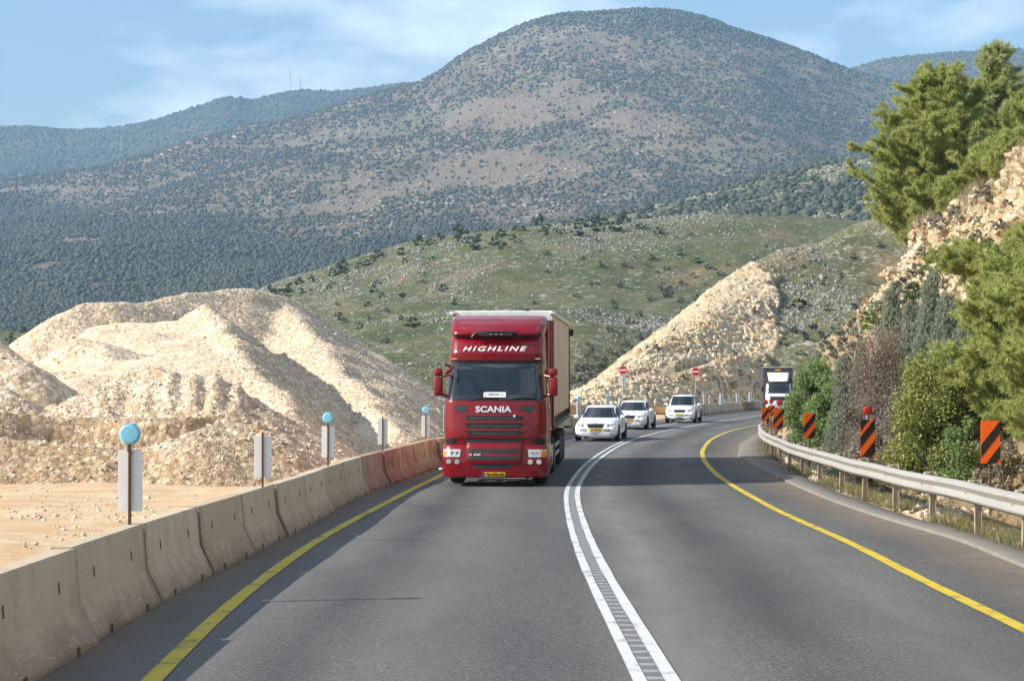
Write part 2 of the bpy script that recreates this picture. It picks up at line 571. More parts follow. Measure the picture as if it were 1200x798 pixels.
def stones(name, c1, c2, c3):
    t = NT(name)
    rnd = t.n('NewGeometry').outputs['Random Per Island']
    c = t.ramp(rnd, (0.0, c1), (.55, c2), (1.0, c3))
    c = t.mix(t.math('MULTIPLY', t.noise(t.pos(), 6, 4), .3), c, c1)
    return t.done(t.bsdf(c, .9, 0, None, .15))


M['stones'] = stones('loose_limestone', (.40, .31, .21), (.62, .53, .41), (.82, .75, .64))
M['hillrocks'] = stones('grey_weathered_limestone', (.17, .16, .14), (.265, .255, .225), (.37, .355, .32))
M['farrocks'] = stones('far_limestone', (.24, .195, .15), (.32, .27, .215), (.42, .365, .3))
M['cutrocks'] = stones('cut_rock', (.5, .4, .26), (.64, .53, .37), (.76, .67, .52))
M['vergerocks'] = stones('cream_rocks', (.42, .33, .22), (.58, .49, .37), (.70, .63, .52))


def hillmat(name, g1, g2, dry, earth, rockc, rockscale, rock_amt, ledge=.0):
    """grassy hillside; attribute 'rock' marks the bare cut faces, 'soil' the bare earth"""
    t = NT(name)
    p = t.pos()
    c = t.mix(t.ramp(t.noise(p, .05 * rockscale, 5, .6), (.35, 0.0), (.65, 1.0)), g1, g2)
    c = t.mix(t.ramp(t.noise(p, .09 * rockscale, 6, .65), (.45, 0.0), (.68, .8)), c, dry)
    c = t.mix(t.ramp(t.noise(p, 1.1 * rockscale, 4, .7), (.5, 0.0), (.75, .6)), c, tuple(x * .5 for x in g1))
    rk = t.ramp(t.noise(t.scalev(p, 1, 1, 2.2), .55 * rockscale, 8, .75), (.62 - rock_amt, 0.0), (.70 - rock_amt, 1.0))
    rk = t.math('MULTIPLY', rk, t.ramp(t.noise(p, .07 * rockscale, 4), (.35, .25), (.6, 1.0)))
    c = t.mix(rk, c, t.mix(t.noise(p, 2.5 * rockscale, 4), tuple(x * .7 for x in rockc), tuple(min(1, x * 1.15) for x in rockc)))
    # bare cut rock: cream limestone with ochre bands and cavity shade painted as dark pockets
    rock = t.attr('rock')
    cr = t.mix(t.noise(t.scalev(p, 1, 1, 2), .16 * rockscale, 6, .65), (.58, .46, .29), (.74, .64, .47))
    cr = t.mix(t.math('MULTIPLY', t.ramp(t.noise(t.scalev(p, .06, .06, 1.0), .9 * rockscale, 4, .6), (.52, 0.0), (.6, 1.0)), .5), cr, (.52, .36, .19))
    cr = t.mix(t.ramp(t.noise(t.scalev(p, .4, .4, 2.2), .35 * rockscale, 5, .6), (.5, 0.0), (.68, .75)), cr, (.56, .32, .13))
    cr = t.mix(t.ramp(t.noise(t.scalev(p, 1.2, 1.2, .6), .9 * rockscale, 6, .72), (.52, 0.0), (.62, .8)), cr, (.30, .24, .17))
    cr = t.mix(t.ramp(t.noise(p, .5 * rockscale, 5, .7), (.55, 0.0), (.7, .6)), cr, (.72, .65, .53))
    c = t.mix(rock, c, cr)
    c = t.mix(t.attr('soil'), c, t.mix(t.noise(p, .8 * rockscale, 5), tuple(x * .8 for x in earth), earth))
    h = t.math('ADD', t.noise(p, .8 * rockscale, 8, .72), t.math('MULTIPLY', t.noise(t.scalev(p, 1.3, 1.3, .5), 1.6 * rockscale, 4, .7), t.math('MULTIPLY', rock, .8)))
    n = t.bump(h, .8, .9 / rockscale)
    return t.done(t.bsdf(c, .95, 0, n, .1))


M['hill'] = hillmat('green_rocky_hillside', (.078, .095, .038), (.115, .128, .052), (.18, .16, .085), (.3, .2, .11), (.40, .385, .35), 1.0, .08)
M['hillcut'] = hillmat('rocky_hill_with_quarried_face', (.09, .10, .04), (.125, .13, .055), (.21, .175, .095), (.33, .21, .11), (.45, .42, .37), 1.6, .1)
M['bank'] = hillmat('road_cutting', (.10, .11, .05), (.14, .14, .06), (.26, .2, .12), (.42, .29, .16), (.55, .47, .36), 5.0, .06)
M['ridge'] = hillmat('scrub_ridge', (.12, .135, .06), (.155, .165, .075), (.25, .22, .13), (.35, .26, .16), (.42, .40, .35), .5, .1)


def mountain():
    t = NT('mountain_scrub')
    p = t.pos()
    bare = t.attr('bare')
    c = t.mix(t.noise(p, .012, 6, .65), (.16, .12, .085), (.23, .18, .13))
    c = t.mix(t.ramp(t.noise(p, .006, 5, .6), (.42, 0.0), (.62, .7)), c, (.20, .20, .13))
    rk = t.ramp(t.noise(t.scalev(p, 1, 1, 3), .035, 8, .75), (.53, 0.0), (.6, 1.0))
    c = t.mix(t.math('MULTIPLY', rk, .85), c, (.36, .30, .235))
    c = t.mix(bare, c, t.mix(t.noise(p, .03, 6, .7), (.21, .16, .115), (.31, .25, .185)))
    wood = t.attr('wood')
    k = t.math('MULTIPLY', wood, t.ramp(t.noise(p, .02, 6, .7), (.25, .5), (.55, 1.0)))
    c = t.mix(k, c, t.mix(t.noise(p, .05, 5, .7), (.032, .048, .03), (.06, .078, .046)))
    n = t.bump(t.noise(p, .04, 8, .72), .9, 14)
    return t.done(t.bsdf(c, .95, 0, n, .05))


M['mountain'] = mountain()
# ================================================================== roads and land
def proj(v):
    v = np.asarray(v, float)
    x, y, z = v[..., 0], v[..., 1], v[..., 2] - CZ
    f = y * CS + z * SN
    u = -y * SN + z * CS
    return 600 + FPX * x / f, 399 - FPX * u / f


# lines seen on the road, brought down onto its surface
barrier_near = Path([(116, 752), (194, 707), (253, 672), (366, 613), (430, 579), (463, 566), (495, 554.5), (515, 548), (665, 508), (683, 505)], sig=1.0)
barrier_far = Path([(790, 491), (818, 487), (855, 483)], extra=[(21.3, 155), (31, 185), (45.5, 215), (65, 245)], sig=1.5)
left_yellow = Path([(179, 798), (237, 737), (300, 684), (365, 637), (400, 616.6), (445, 593), (483, 573), (518, 556.5)], extra=[(-1.0, 62), (.6, 68)])
centre = Path([(769, 798), (743, 750), (714, 700), (693, 659), (679, 624), (670, 590), (669, 572), (686, 548), (702, 534), (724, 520), (742, 512.5), (772, 505), (800, 500), (820, 497), (860, 490)],
              extra=[(21.2, 140), (27, 158), (36.5, 186), (50, 217), (70, 250)], sig=2.6)
right_yellow = Path([(1200, 737), (1075, 677), (1036, 656), (990, 633), (948, 615), (909, 597.5), (879.5, 581), (860, 570), (838, 555), (825, 540), (822, 530), (825, 524), (832, 515), (847, 508), (865, 502), (890, 498)],
                    extra=[(21, 125), (28, 147), (41, 184), (55, 215), (75, 248)], sig=1.2)
edge_white = Path([(664, 512), (700, 508), (728, 505.5), (765, 501), (800, 494.5)], extra=[(14.0, 126), (21.8, 154), (31.8, 185), (46.5, 215)], sig=1.5)
right_edge = Path([(1240, 668), (1199, 654), (1153, 633), (1088, 617), (1029, 599), (990, 584.5), (951, 568), (915, 552), (898, 536), (893, 519)], extra=[(14.2, 92), (17.6, 106), (22.6, 125), (29.6, 147), (42.6, 184), (57, 215), (77, 248)], sig=1.5)
asphalt_edge = lambda Y: right_edge(Y) - np.interp(Y, [0, 30, 45, 58, 68, 80, 100], [.32, .34, .5, .95, .9, .5, .4])
guard = Path([(1176, 643), (1115.7, 618.7), (1068.5, 607.3), (1031, 592.6), (1001.7, 584.5), (978, 573), (959, 568), (941, 560), (928, 555)], extra=[(8.4, 57), (9.2, 63.5), (10.0, 69), (12.3, 81), (15.1, 92), (18.6, 106), (23.6, 125), (30.6, 147)], sig=1.5)

# ---- ground sheet
def graded(a, b, step, far, g=1.22):
    mid = np.arange(a, b + 1e-6, step)
    up, s, x = [], step, b
    while x < far:
        s *= g; x += s; up.append(x)
    return mid, np.array(up)


def ground_z(X, Y):
    z = prof(Y)
    left = np.clip((barrier_near(Y) - .9 - X) / 1.5, 0, 1)
    left = np.where((Y > 86) & (Y < 300), np.clip((barrier_far(Y) - 1.2 - X) / 2.0, 0, 1), left)
    right = np.clip((X - guard(Y) - .1) / 1.2, 0, 1)
    near = np.clip((260 - Y) / 60, 0, 1)
    n = fbm(X * .35, Y * .35, 0, 4, 5)
    n2 = fbm(X * 1.3, Y * 1.3, 0, 3, 9)
    tr = fbm(X * .9 + Y * .1, Y * .12, 0, 3, 10)
    bumps = .10 + .13 * n + .04 * n2 + .03 * tr * n
    return z - .05 + near * (left * bumps + right * (.02 + .10 * n + .05 * n2))


xm, xu = graded(-45, 34, .45, 3500)
_, xd = graded(-34, 45, .45, 3500)
gx = np.concatenate([-(xd[::-1] + 0), xm, xu])
ym, yu = graded(-12, 150, .6, 3500)
gy = np.concatenate([[-400, -150, -60, -30, -18], ym, yu])
GX, GY = np.meshgrid(gx, gy)
GZ = ground_z(GX, GY)
far = GY > 300
GZ = np.where(far, prof(300) - (GY - 300) * .002, GZ)
nyy, nxx = GX.shape
idx = np.arange(nyy * nxx).reshape(nyy, nxx)
quads = lambda i: np.stack([i[:-1, :-1], i[:-1, 1:], i[1:, 1:], i[1:, :-1]], -1).reshape(-1, 4)
ground = mesh_obj('ground', np.stack([GX, GY, GZ], -1), quads(idx), M['dirt'])
tag(ground, kind='structure')

# ---- the carriageway
Yr = np.concatenate([np.arange(-14, 120, .5), np.arange(120, 262, 1.5)])
rows = []
uvs = []
nc = 14
for y in Yr:
    xl = barrier_near(y) - .75 if y < 76 else None
    if xl is None:
        a = barrier_near(76) - .75; w = np.clip((y - 76) / 26, 0, 1)
        xl = (barrier_near(min(y, 84)) - .75) * (1 - w) + (barrier_far(y) - .9) * w
    xr = asphalt_edge(y) + .004
    for k in range(nc):
        f = k / (nc - 1)
        rows.append((xl + (xr - xl) * f, y, prof(y)))
        uvs.append((f, y))
idx = np.arange(len(rows)).reshape(len(Yr), nc)
road = mesh_obj('road', rows, quads(idx), M['asphalt'], uvs=uvs)
tag(road, kind='structure')


def strip(name, path, y0, y1, off, width, dz, mat, step=.4, kind='structure', wob=0.0):
    V, U = [], []
    s = 0
    ys = np.arange(y0, y1, step)
    last = None
    for y in ys:
        x = float(path(y)); tx, ty = path.tangent(y)
        nx, ny = ty, -tx
        if last is not None: s += math.hypot(x - last[0], y - last[1])
        last = (x, y)
        w = width * (1 + wob * float(vnoise(y * .8, 3.1, 0, 4)))
        for k, u in ((-.5, 0), (.5, 1)):
            px_, py_ = x + nx * (off + k * w), y + ny * (off + k * w)
            V.append((px_, py_, float(prof(py_)) + dz)); U.append((u, s))
    idx = np.arange(len(V)).reshape(-1, 2)
    o = mesh_obj(name, V, quads(idx), mat, uvs=U)
    return tag(o, kind=kind)


strip('yellow_edge_line', left_yellow, -10, 67, 0, .17, .008, M['paintyellow'], wob=.08)
strip('yellow_edge_line', right_yellow, -10, 200, 0, .17, .008, M['paintyellow'], wob=.08)
strip('white_centre_line', centre, -10, 72, -.122, .11, .008, M['paintwhite'], wob=.1)
strip('white_centre_line', centre, -10, 210, .122, .12, .008, M['paintwhite'], wob=.1)
strip('rumble_strip', centre, -10, 56, 0, .125, .004, M['rumble'])
strip('white_edge_line', edge_white, 66, 205, 0, .14, .008, M['paintwhite'])

# concrete verge strip under the guardrail, a real step of a few centimetres
V = []
ys = np.arange(-12, 150, .5)
for y in ys:
    xl = float(asphalt_edge(y)); xr = float(right_edge(y)) + .12
    z = float(prof(y))
    V += [(xl, y, z - .06), (xl, y, z + .035), (xl + .03, y, z + .045), (xr, y, z + .06 + .02 * float(vnoise(y * .7, .3))), (xr + .12, y, z - .1)]
idx = np.arange(len(V)).reshape(-1, 5)
tag(mesh_obj('verge_strip', V, quads(idx), M['kerb'], smooth=False), kind='structure')


# ---- hills: lofted through control curves, each at its own distance
def cr(p0, p1, p2, p3, t):
    return .5 * ((2 * p1) + (-p0 + p2) * t + (2 * p0 - 5 * p1 + 4 * p2 - p3) * t * t + (-p0 + 3 * p1 - 3 * p2 + p3) * t ** 3)


def loft_grid(curves, px0, px1, nu, subs, sm=2.0):
    u = np.linspace(px0, px1, nu)
    C = []
    for c in curves:
        c = sorted(c)
        a = np.array(c, float)
        py = gsmooth(np.interp(u, a[:, 0], a[:, 1]), sm)
        D = gsmooth(np.interp(u, a[:, 0], a[:, 2]), sm * 3)
        C.append(Pv(u, py, D))
    rows = []
    for i in range(len(C) - 1):
        p0 = C[max(i - 1, 0)]; p3 = C[min(i + 2, len(C) - 1)]
        for k in range(subs[i]):
            rows.append(cr(p0, C[i], C[i + 1], p3, k / subs[i]))
    rows.append(C[-1])
    return np.array(rows), u


def sample(V, n, rng, r0=0.0, r1=1.0):
    """random points (and outward tilt) on a grid surface"""
    nr, ncx = V.shape[:2]
    a = rng.uniform(r0 * (nr - 1), r1 * (nr - 1) - 1e-3, n); b = rng.uniform(0, ncx - 1.001, n)
    i, j = a.astype(int), b.astype(int)
    fa, fb = (a - i)[:, None], (b - j)[:, None]
    p = V[i, j] * (1 - fa) * (1 - fb) + V[i + 1, j] * fa * (1 - fb) + V[i, j + 1] * (1 - fa) * fb + V[i + 1, j + 1] * fa * fb
    return p, a / (nr - 1), b / (ncx - 1)


def bilerp(A, fa, fb):
    nr, ncx = A.shape
    a = fa * (nr - 1); b = fb * (ncx - 1)
    i = np.clip(a.astype(int), 0, nr - 2); j = np.clip(b.astype(int), 0, ncx - 2)
    x, y = a - i, b - j
    return A[i, j] * (1 - x) * (1 - y) + A[i + 1, j] * x * (1 - y) + A[i, j + 1] * (1 - x) * y + A[i + 1, j + 1] * x * y


_ico = bmesh.new(); bmesh.ops.create_icosphere(_ico, subdivisions=1, radius=1.0)
_ico.verts.index_update()
ICO_V = np.array([v.co[:] for v in _ico.verts]); ICO_F = np.array([[v.index for v in f.verts] for f in _ico.faces]); _ico.free()
OCT_V = np.array([(1, 0, 0), (-1, 0, 0), (0, 1, 0), (0, -1, 0), (0, 0, 1), (0, 0, -1)], float)
OCT_F = np.array([(0, 2, 4), (2, 1, 4), (1, 3, 4), (3, 0, 4), (2, 0, 5), (1, 2, 5), (3, 1, 5), (0, 3, 5)])
CUB_V = np.array([(x, y, z) for x in (-1, 1) for y in (-1, 1) for z in (-1, 1)], float) * .62
CUB_F = np.array([(0, 1, 3), (0, 3, 2), (4, 6, 7), (4, 7, 5), (0, 4, 5), (0, 5, 1), (2, 3, 7), (2, 7, 6), (0, 2, 6), (0, 6, 4), (1, 5, 7), (1, 7, 3)])


def blobs(name, pts, size, mat, rng, base='ico', jit=.3, flat=1.0, spin=True, parent=None, smooth=False):
    BV, BF = {'ico': (ICO_V, ICO_F), 'oct': (OCT_V, OCT_F), 'cub': (CUB_V, CUB_F)}[base]
    n = len(pts)
    size = np.asarray(size).reshape(n, -1)
    if size.shape[1] == 1: size = np.repeat(size, 3, 1) * np.array([1, 1, flat])
    v = BV[None] * (1 + rng.uniform(-jit, jit, (n, len(BV), 1))) + rng.uniform(-jit, jit, (n, len(BV), 3)) * .4
    v = v * size[:, None, :]
    if spin:
        a = rng.uniform(0, 2 * math.pi, n)
        c, s = np.cos(a)[:, None], np.sin(a)[:, None]
        x, y = v[..., 0] * c - v[..., 1] * s, v[..., 0] * s + v[..., 1] * c
        v = np.stack([x, y, v[..., 2]], -1)
        if base != 'ico':
            b = rng.uniform(-.6, .6, n); c, s = np.cos(b)[:, None], np.sin(b)[:, None]
            y, z = v[..., 1] * c - v[..., 2] * s, v[..., 1] * s + v[..., 2] * c
            v = np.stack([v[..., 0], y, z], -1)
    v = v + np.asarray(pts)[:, None, :]
    f = BF[None] + (np.arange(n) * len(BV))[:, None, None]
    return mesh_obj(name, v.reshape(-1, 3), f.reshape(-1, 3), mat, parent, smooth=smooth)


def hill(name, V, mat, attrs=None):
    nr, ncx = V.shape[:2]
    o = mesh_obj(name, V, quads(np.arange(nr * ncx).reshape(nr, ncx)), mat)
    for k, a in (attrs or {}).items(): attr(o, k, a)
    return tag(o, kind='structure')


def full(px, y, D): return [(p, y, D) for p in px]


# far blue ridge on the left
Fr = [(-400, 148), (0, 149), (40, 149), (75, 152), (115, 153), (160, 146), (200, 136), (240, 123), (265, 113), (285, 116), (300, 118), (325, 109), (350, 105), (400, 107), (430, 103), (470, 98), (540, 95), (800, 95)]
F_, u = loft_grid([full((-400, 800), 330, 1950), [(p, y + 95, 2650) for p, y in Fr], [(p, y, 3350) for p, y in Fr], [(p, y + 60, 4050) for p, y in Fr]], -400, 760, 200, [14, 26, 8], 1.2)
F_[..., 2] += 17 * fbm(F_[..., 0] / 420, F_[..., 1] / 420, 0, 5, 31) * np.linspace(1, .4, F_.shape[0])[:, None]
far_wood = lambda V: np.clip(.85 + .4 * fbm(V[..., 0] / 300, V[..., 1] / 300, 0, 4, 77), 0, 1)
hill('far_ridge', F_, M['mountain'], {'wood': far_wood(F_), 'bare': np.zeros(F_.shape[:2])})
# far hill top on the right
Gr = [(860, 170), (960, 105), (1000, 84), (1030, 75), (1070, 68), (1120, 64), (1200, 60), (1500, 66)]
G_, u = loft_grid([full((860, 1500), 260, 2250), [(p, y + 50, 2500) for p, y in Gr], [(p, y, 2900) for p, y in Gr], [(p, y + 60, 3500) for p, y in Gr]], 860, 1500, 120, [10, 20, 6], 1.2)
G_[..., 2] += 16 * fbm(G_[..., 0] / 260, G_[..., 1] / 260, 0, 5, 33) * np.linspace(1, .5, G_.shape[0])[:, None]
gpx, gpy = proj(G_)
hill('far_hill', G_, M['mountain'], {'wood': far_wood(G_) * .8, 'bare': np.exp(-((gpx - 1045) / 50) ** 2 - ((gpy - 93) / 7) ** 2) * .8})

# the big mountain and the wooded valley side in front of it
Er = [(-420, 226), (0, 222), (60, 216), (120, 206), (180, 189), (215, 175), (250, 165), (300, 153), (340, 144), (385, 131), (430, 120), (480, 106), (510, 94), (540, 70), (580, 47), (620, 29), (660, 19), (700, 15), (745, 13),
      (790, 16), (830, 26), (860, 39), (900, 50), (950, 68), (1000, 88), (1060, 104), (1100, 115), (1200, 132), (1600, 170)]
E_, u = loft_grid([full((-420, 1600), 452, 560),
                   [(-420, 384, 820), (0, 382, 820), (500, 372, 820), (1600, 380, 820)],
                   [(-420, 296, 1250), (0, 290, 1250), (250, 276, 1250), (500, 258, 1250), (750, 248, 1250), (1000, 255, 1250), (1600, 290, 1250)],
                   [(-420, 250, 1700), (0, 244, 1700), (120, 232, 1700), (300, 205, 1700), (500, 165, 1700), (640, 130, 1700), (745, 120, 1700), (860, 130, 1700), (1000, 170, 1700), (1200, 205, 1700), (1600, 230, 1700)],
                   [(p, y, 2300) for p, y in Er],
                   [(p, y + 130, 3100) for p, y in Er]], -420, 1560, 420, [14, 40, 44, 60, 10], 1.3)
wE = np.interp(np.linspace(0, 1, E_.shape[0]), [0, .2, .8, .94, 1], [.3, .7, 1, .25, .4])[:, None]
E_[..., 2] += wE * (16 * fbm(E_[..., 0] / 240, E_[..., 1] / 240, 0, 5, 41) - 14 * np.abs(fbm(E_[..., 0] / 170, E_[..., 1] / 330, 0, 3, 43)))
epx, epy = proj(E_)
eb = fbm(E_[..., 0] / 120, E_[..., 1] / 160, 0, 5, 51)
g2 = lambda cx, cy, sx, sy: np.exp(-((epx - cx) / sx) ** 2 - ((epy - cy) / sy) ** 2)
bare = 1.5 * g2(620, 196, 72, 17) + g2(548, 205, 60, 22) + .75 * g2(505, 118, 22, 18) + .7 * g2(330, 215, 110, 30) + .8 * g2(440, 195, 70, 40) + .55 * g2(600, 110, 110, 45) + .5 * g2(720, 120, 90, 30) + .6 * g2(130, 222, 40, 7) + .7 * g2(415, 245, 50, 14) + .35 * g2(760, 160, 120, 30)
bare = bare + 1.2 * (g2(45, 333, 30, 3) + g2(112, 334, 16, 3) + g2(92, 282, 26, 3) + g2(405, 288, 22, 4) + g2(60, 222, 60, 4) + .8 * g2(250, 300, 20, 3))
eb2 = fbm(E_[..., 0] / 45, E_[..., 1] / 60, 0, 4, 54)
bare = np.clip((bare * .8 + eb * .6 + eb2 * 1.0 - .56) * 2.4, 0, 1)
wood = np.clip((epy - np.interp(epx, [-400, 0, 200, 400, 560, 700, 900, 1100], [190, 215, 252, 266, 238, 232, 190, 150])) / 26 + eb * 1.2, 0, 1)
wood = np.maximum(wood, np.clip((np.interp(epx, [380, 520, 560, 800, 900], [0, 0, 30, 45, 60]) - epy) / 30, 0, .6))
wood = wood * (1 - bare)
hill('mountain', E_, M['mountain'], {'wood': wood, 'bare': bare})

rng = np.random.default_rng(11)
p, fa, fb = sample(E_, 430000, rng, .06, .945)
ppx, ppy = proj(p)
keep = (ppx > -110) & (ppx < 1310)
w = bilerp(wood, fa, fb); b = bilerp(bare, fa, fb)
d = .5 + .55 * fbm(p[:, 0] / 60, p[:, 1] / 60, 0, 4, 61)
prob = np.clip(.34 + .66 * w - .45 * b, .05, 1) * np.clip(d * 1.5, .15, 1)
keep &= rng.uniform(0, 1, len(p)) < prob
p = p[keep]; w = w[keep]
s = np.clip(rng.lognormal(0, .5, len(p)), .4, 1.8) * np.interp(p[:, 1], [600, 1200, 2400], [.7, 1.1, 1.7]) * (1 + .25 * w)
p[:, 2] += s * .35
tag(blobs('scrub_woodland', p, s, M['maquis'], rng, 'oct', .3, .85), 'dark scrub and oak woodland spread all over the mountain and its foot', 'woodland', kind='stuff')
# pale ledges of rock on the mountain
p, fa, fb = sample(E_, 30000, rng, .3, .945)
ppx, ppy = proj(p)
b = bilerp(bare, fa, fb)
k = (ppx > -60) & (ppx < 1260) & (fbm(p[:, 0] / 50, p[:, 1] / 50, 0, 4, 63) + .3 * b > .24)
p = p[k]
s = np.minimum(rng.lognormal(0, .45, (len(p), 1)), 1.9) * np.array([[1.5, 1.0, .6]])
tag(blobs('rock_outcrops', p, s, M['farrocks'], rng, 'cub', .3), 'pale limestone outcrops scattered over the upper mountain slopes', 'rocks', kind='stuff')

for V_, nm, sz, n in ((F_, 'far_ridge_woodland', 3.2, 42000), (G_, 'far_hill_scrub', 2.6, 22000)):
    p, fa, fb = sample(V_, n, rng, .05, .9)
    ppx, ppy = proj(p)
    k = (ppx > -60) & (ppx < 1260) & (rng.uniform(0, 1, n) < np.clip(.6 + .8 * fbm(p[:, 0] / 90, p[:, 1] / 90, 0, 4, 64), .1, 1))
    p = p[k]
    tag(blobs(nm, p, rng.lognormal(0, .35, len(p)) * sz, M['maquis'], rng, 'oct', .3, .8), 'dark woods covering the ' + ('far blue ridge on the left' if n > 30000 else 'far hill top on the right'), 'woodland', kind='stuff')

# wooded ridge coming in from the right, behind the green hill
Dr = [(540, 290), (600, 272), (640, 264), (700, 254), (760, 245), (800, 235), (850, 222), (900, 210), (960, 195), (1020, 183), (1100, 170), (1400, 150)]
D_, u = loft_grid([full((540, 1400), 460, 480), [(540, 360, 600), (700, 320, 600), (800, 300, 600), (900, 285, 600), (1020, 262, 600), (1400, 250, 600)],
                   [(p, y, 860) for p, y in Dr], [(p, y + 50, 1100) for p, y in Dr]], 540, 1400, 240, [10, 60, 8], 1.3)
D_[..., 2] += np.interp(np.linspace(0, 1, D_.shape[0]), [0, .3, .85, 1], [1, 1, .35, .5])[:, None] * (6 * fbm(D_[..., 0] / 90, D_[..., 1] / 90, 0, 5, 45))
dn = fbm(D_[..., 0] / 45, D_[..., 1] / 45, 0, 4, 53)
hill('wooded_ridge', D_, M['ridge'], {'rock': np.clip((dn - .28) * 3, 0, .35), 'soil': np.clip((dn - .35) * 3, 0, .4)})
p, fa, fb = sample(D_, 34000, rng, .1, .92)
ppx, ppy = proj(p)
k = (ppx < 1260) & (rng.uniform(0, 1, len(p)) < np.clip(.40 - 1.5 * fbm(p[:, 0] / 40, p[:, 1] / 40, 0, 4, 65), .05, 1))
p = p[k]; s = rng.lognormal(0, .38, len(p)) * 1.1
p[:, 2] += s * .3
tag(blobs('ridge_scrub', p, s, M['maquis'], rng, 'ico', .32, .8), 'dark scrub covering the ridge behind the green rocky hill', 'scrub', kind='stuff')
p, fa, fb = sample(D_, 9000, rng, .12, .9)
ppx, ppy = proj(p)
k = (ppx < 1260) & (fbm(p[:, 0] / 30, p[:, 1] / 30, 0, 4, 66) > .0)
p = p[k]
tag(blobs('ridge_rocks', p, np.minimum(rng.lognormal(0, .4, (len(p), 1)), 1.8) * np.array([[.8, .6, .4]]), M['hillrocks'], rng, 'cub', .3), 'grey limestone blocks lying on the scrub covered ridge', 'rocks', kind='stuff')

# green rocky hill in the middle
Cr = [(-420, 398), (0, 394), (60, 397), (150, 393), (250, 368), (310, 340), (360, 322), (430, 301), (480, 285), (530, 277), (580, 270), (630, 265), (680, 260), (740, 254), (800, 249), (860, 248), (950, 252), (1100, 262)]
Cm = [(-420, 420), (0, 418), (150, 416), (250, 404), (310, 390), (360, 378), (430, 365), (530, 352), (680, 345), (760, 350), (800, 350), (950, 358), (1100, 370)]
C_, u = loft_grid([full((-420, 1100), 470, 235), [(p, y + 42, 280) for p, y in Cm], [(p, y, 335) for p, y in Cm], [(p, y, 430) for p, y in Cr], [(p, y + 45, 540) for p, y in Cr]], -420, 1060, 420, [22, 34, 46, 10], 2.0)
wC = np.interp(np.linspace(0, 1, C_.shape[0]), [0, .8, .9, 1], [1, 1, .4, .6])[:, None]
C_[..., 2] += wC * (4.0 * fbm(C_[..., 0] / 38, C_[..., 1] / 38, 0, 5, 47) + .5 * fbm(C_[..., 0] / 5, C_[..., 1] / 5, 0, 3, 48))
cpx, cpy = proj(C_)
cn = fbm(C_[..., 0] / 18, C_[..., 1] / 18, 0, 4, 55)
hill('green_hill', C_, M['hill'], {'rock': np.zeros(C_.shape[:2]), 'soil': np.clip((cn - .36) * 3, 0, .5)})
p, fa, fb = sample(C_, 130000, rng, .0, .93)
ppx, ppy = proj(p)
c1 = fbm(p[:, 0] / 22, p[:, 1] / 30, 0, 4, 67)
# meadow patch beside the crest stays clear of stones
meadow = np.exp(-((ppx - 610 - (ppy - 320) * .5) / 42) ** 2 - ((ppy - 320) / 42) ** 2)
k = (ppx > 280) & (ppx < 960) & (ppy < 478) & (rng.uniform(0, 1, len(p)) < np.clip(.42 + 1.6 * c1 - .9 * meadow, .02, .95))
p = p[k]
s = np.minimum(rng.lognormal(0, .45, (len(p), 1)), 2.4) * np.array([[.21, .16, .12]])
tag(blobs('hillside_rocks', p, s, M['hillrocks'], rng, 'cub', .35), 'grey limestone rocks strewn over the green hillside', 'rocks', kind='stuff')
C_grid = C_

# quarried rock cut and the rocky hill it is cut into
Br = [(600, 486), (650, 474), (690, 455), (730, 420), (790, 376), (830, 343), (870, 314), (900, 300), (915, 293), (960, 285), (985, 270), (1000, 264), (1050, 251), (1100, 246), (1200, 236), (1500, 222)]
Bf = [(600, 492, 158), (690, 484, 165), (760, 478, 172), (850, 474, 182), (900, 472, 186), (1000, 464, 186), (1500, 440, 180)]
Bt1 = [(600, 490, 164), (690, 468, 172), (760, 440, 179), (850, 424, 187), (900, 418, 191), (1000, 400, 192), (1500, 370, 190)]
Bt2 = [(600, 489, 168), (690, 463, 177), (760, 433, 185), (850, 417, 193), (900, 410, 198), (1000, 392, 199), (1500, 360, 198)]
Bt3 = [(600, 488, 176), (690, 458, 185), (760, 408, 193), (830, 365, 203), (880, 348, 212), (920, 335, 218), (1000, 322, 222), (1500, 290, 222)]
B_, u = loft_grid([Bf, Bt1, Bt2, Bt3, [(p, y, 232 + max(0, p - 900) * .05) for p, y in Br], [(p, y + 20, 275) for p, y in Br]], 600, 1420, 620, [48, 10, 64, 40, 8], 2.2)
qpx, qpy = proj(B_)
edge = np.interp(qpy, [290, 318, 350, 385, 410, 440, 480], [892, 900, 914, 922, 914, 906, 902])
warp = 22 * fbm(qpx / 22, qpy / 14, 0, 4, 57)
rockm = np.clip((edge + warp - qpx) / 7, 0, 1)
berm = np.exp(-((qpy - np.interp(qpx, [690, 760, 850, 900], [465, 437, 420, 413])) / 2.2) ** 2) * (qpx > 700)
rockm = rockm * (1 - .75 * berm * (fbm(qpx / 9, qpy / 9, 0, 3, 58) > -.25))
crag = np.exp(-((qpx - 1045) / 42) ** 2 - ((qpy - 261) / 10) ** 2) + .8 * np.exp(-((qpx - 935) / 26) ** 2 - ((qpy - 292) / 8) ** 2)
n1 = fbm(B_[..., 0] / 5, B_[..., 1] / 5, B_[..., 2] / 3, 5, 49)
n2 = fbm(B_[..., 0] / 1.6, B_[..., 1] / 1.6, B_[..., 2] / 1.2, 3, 50)
n3 = 1 - np.abs(fbm(B_[..., 0] / 1.1, B_[..., 1] / 1.1, B_[..., 2] / 1.9, 4, 73, .6)) * 2.2
n4 = fbm(B_[..., 0] / .45, B_[..., 1] / .45, B_[..., 2] / .5, 2, 74)
B_[..., 1] -= rockm * (1.5 * n1 + .5 * n2 + .6 * n3 + .4 * n4)
B_[..., 0] -= rockm * (.9 * n1 + .3 * n2 + .3 * n3 + .25 * n4)
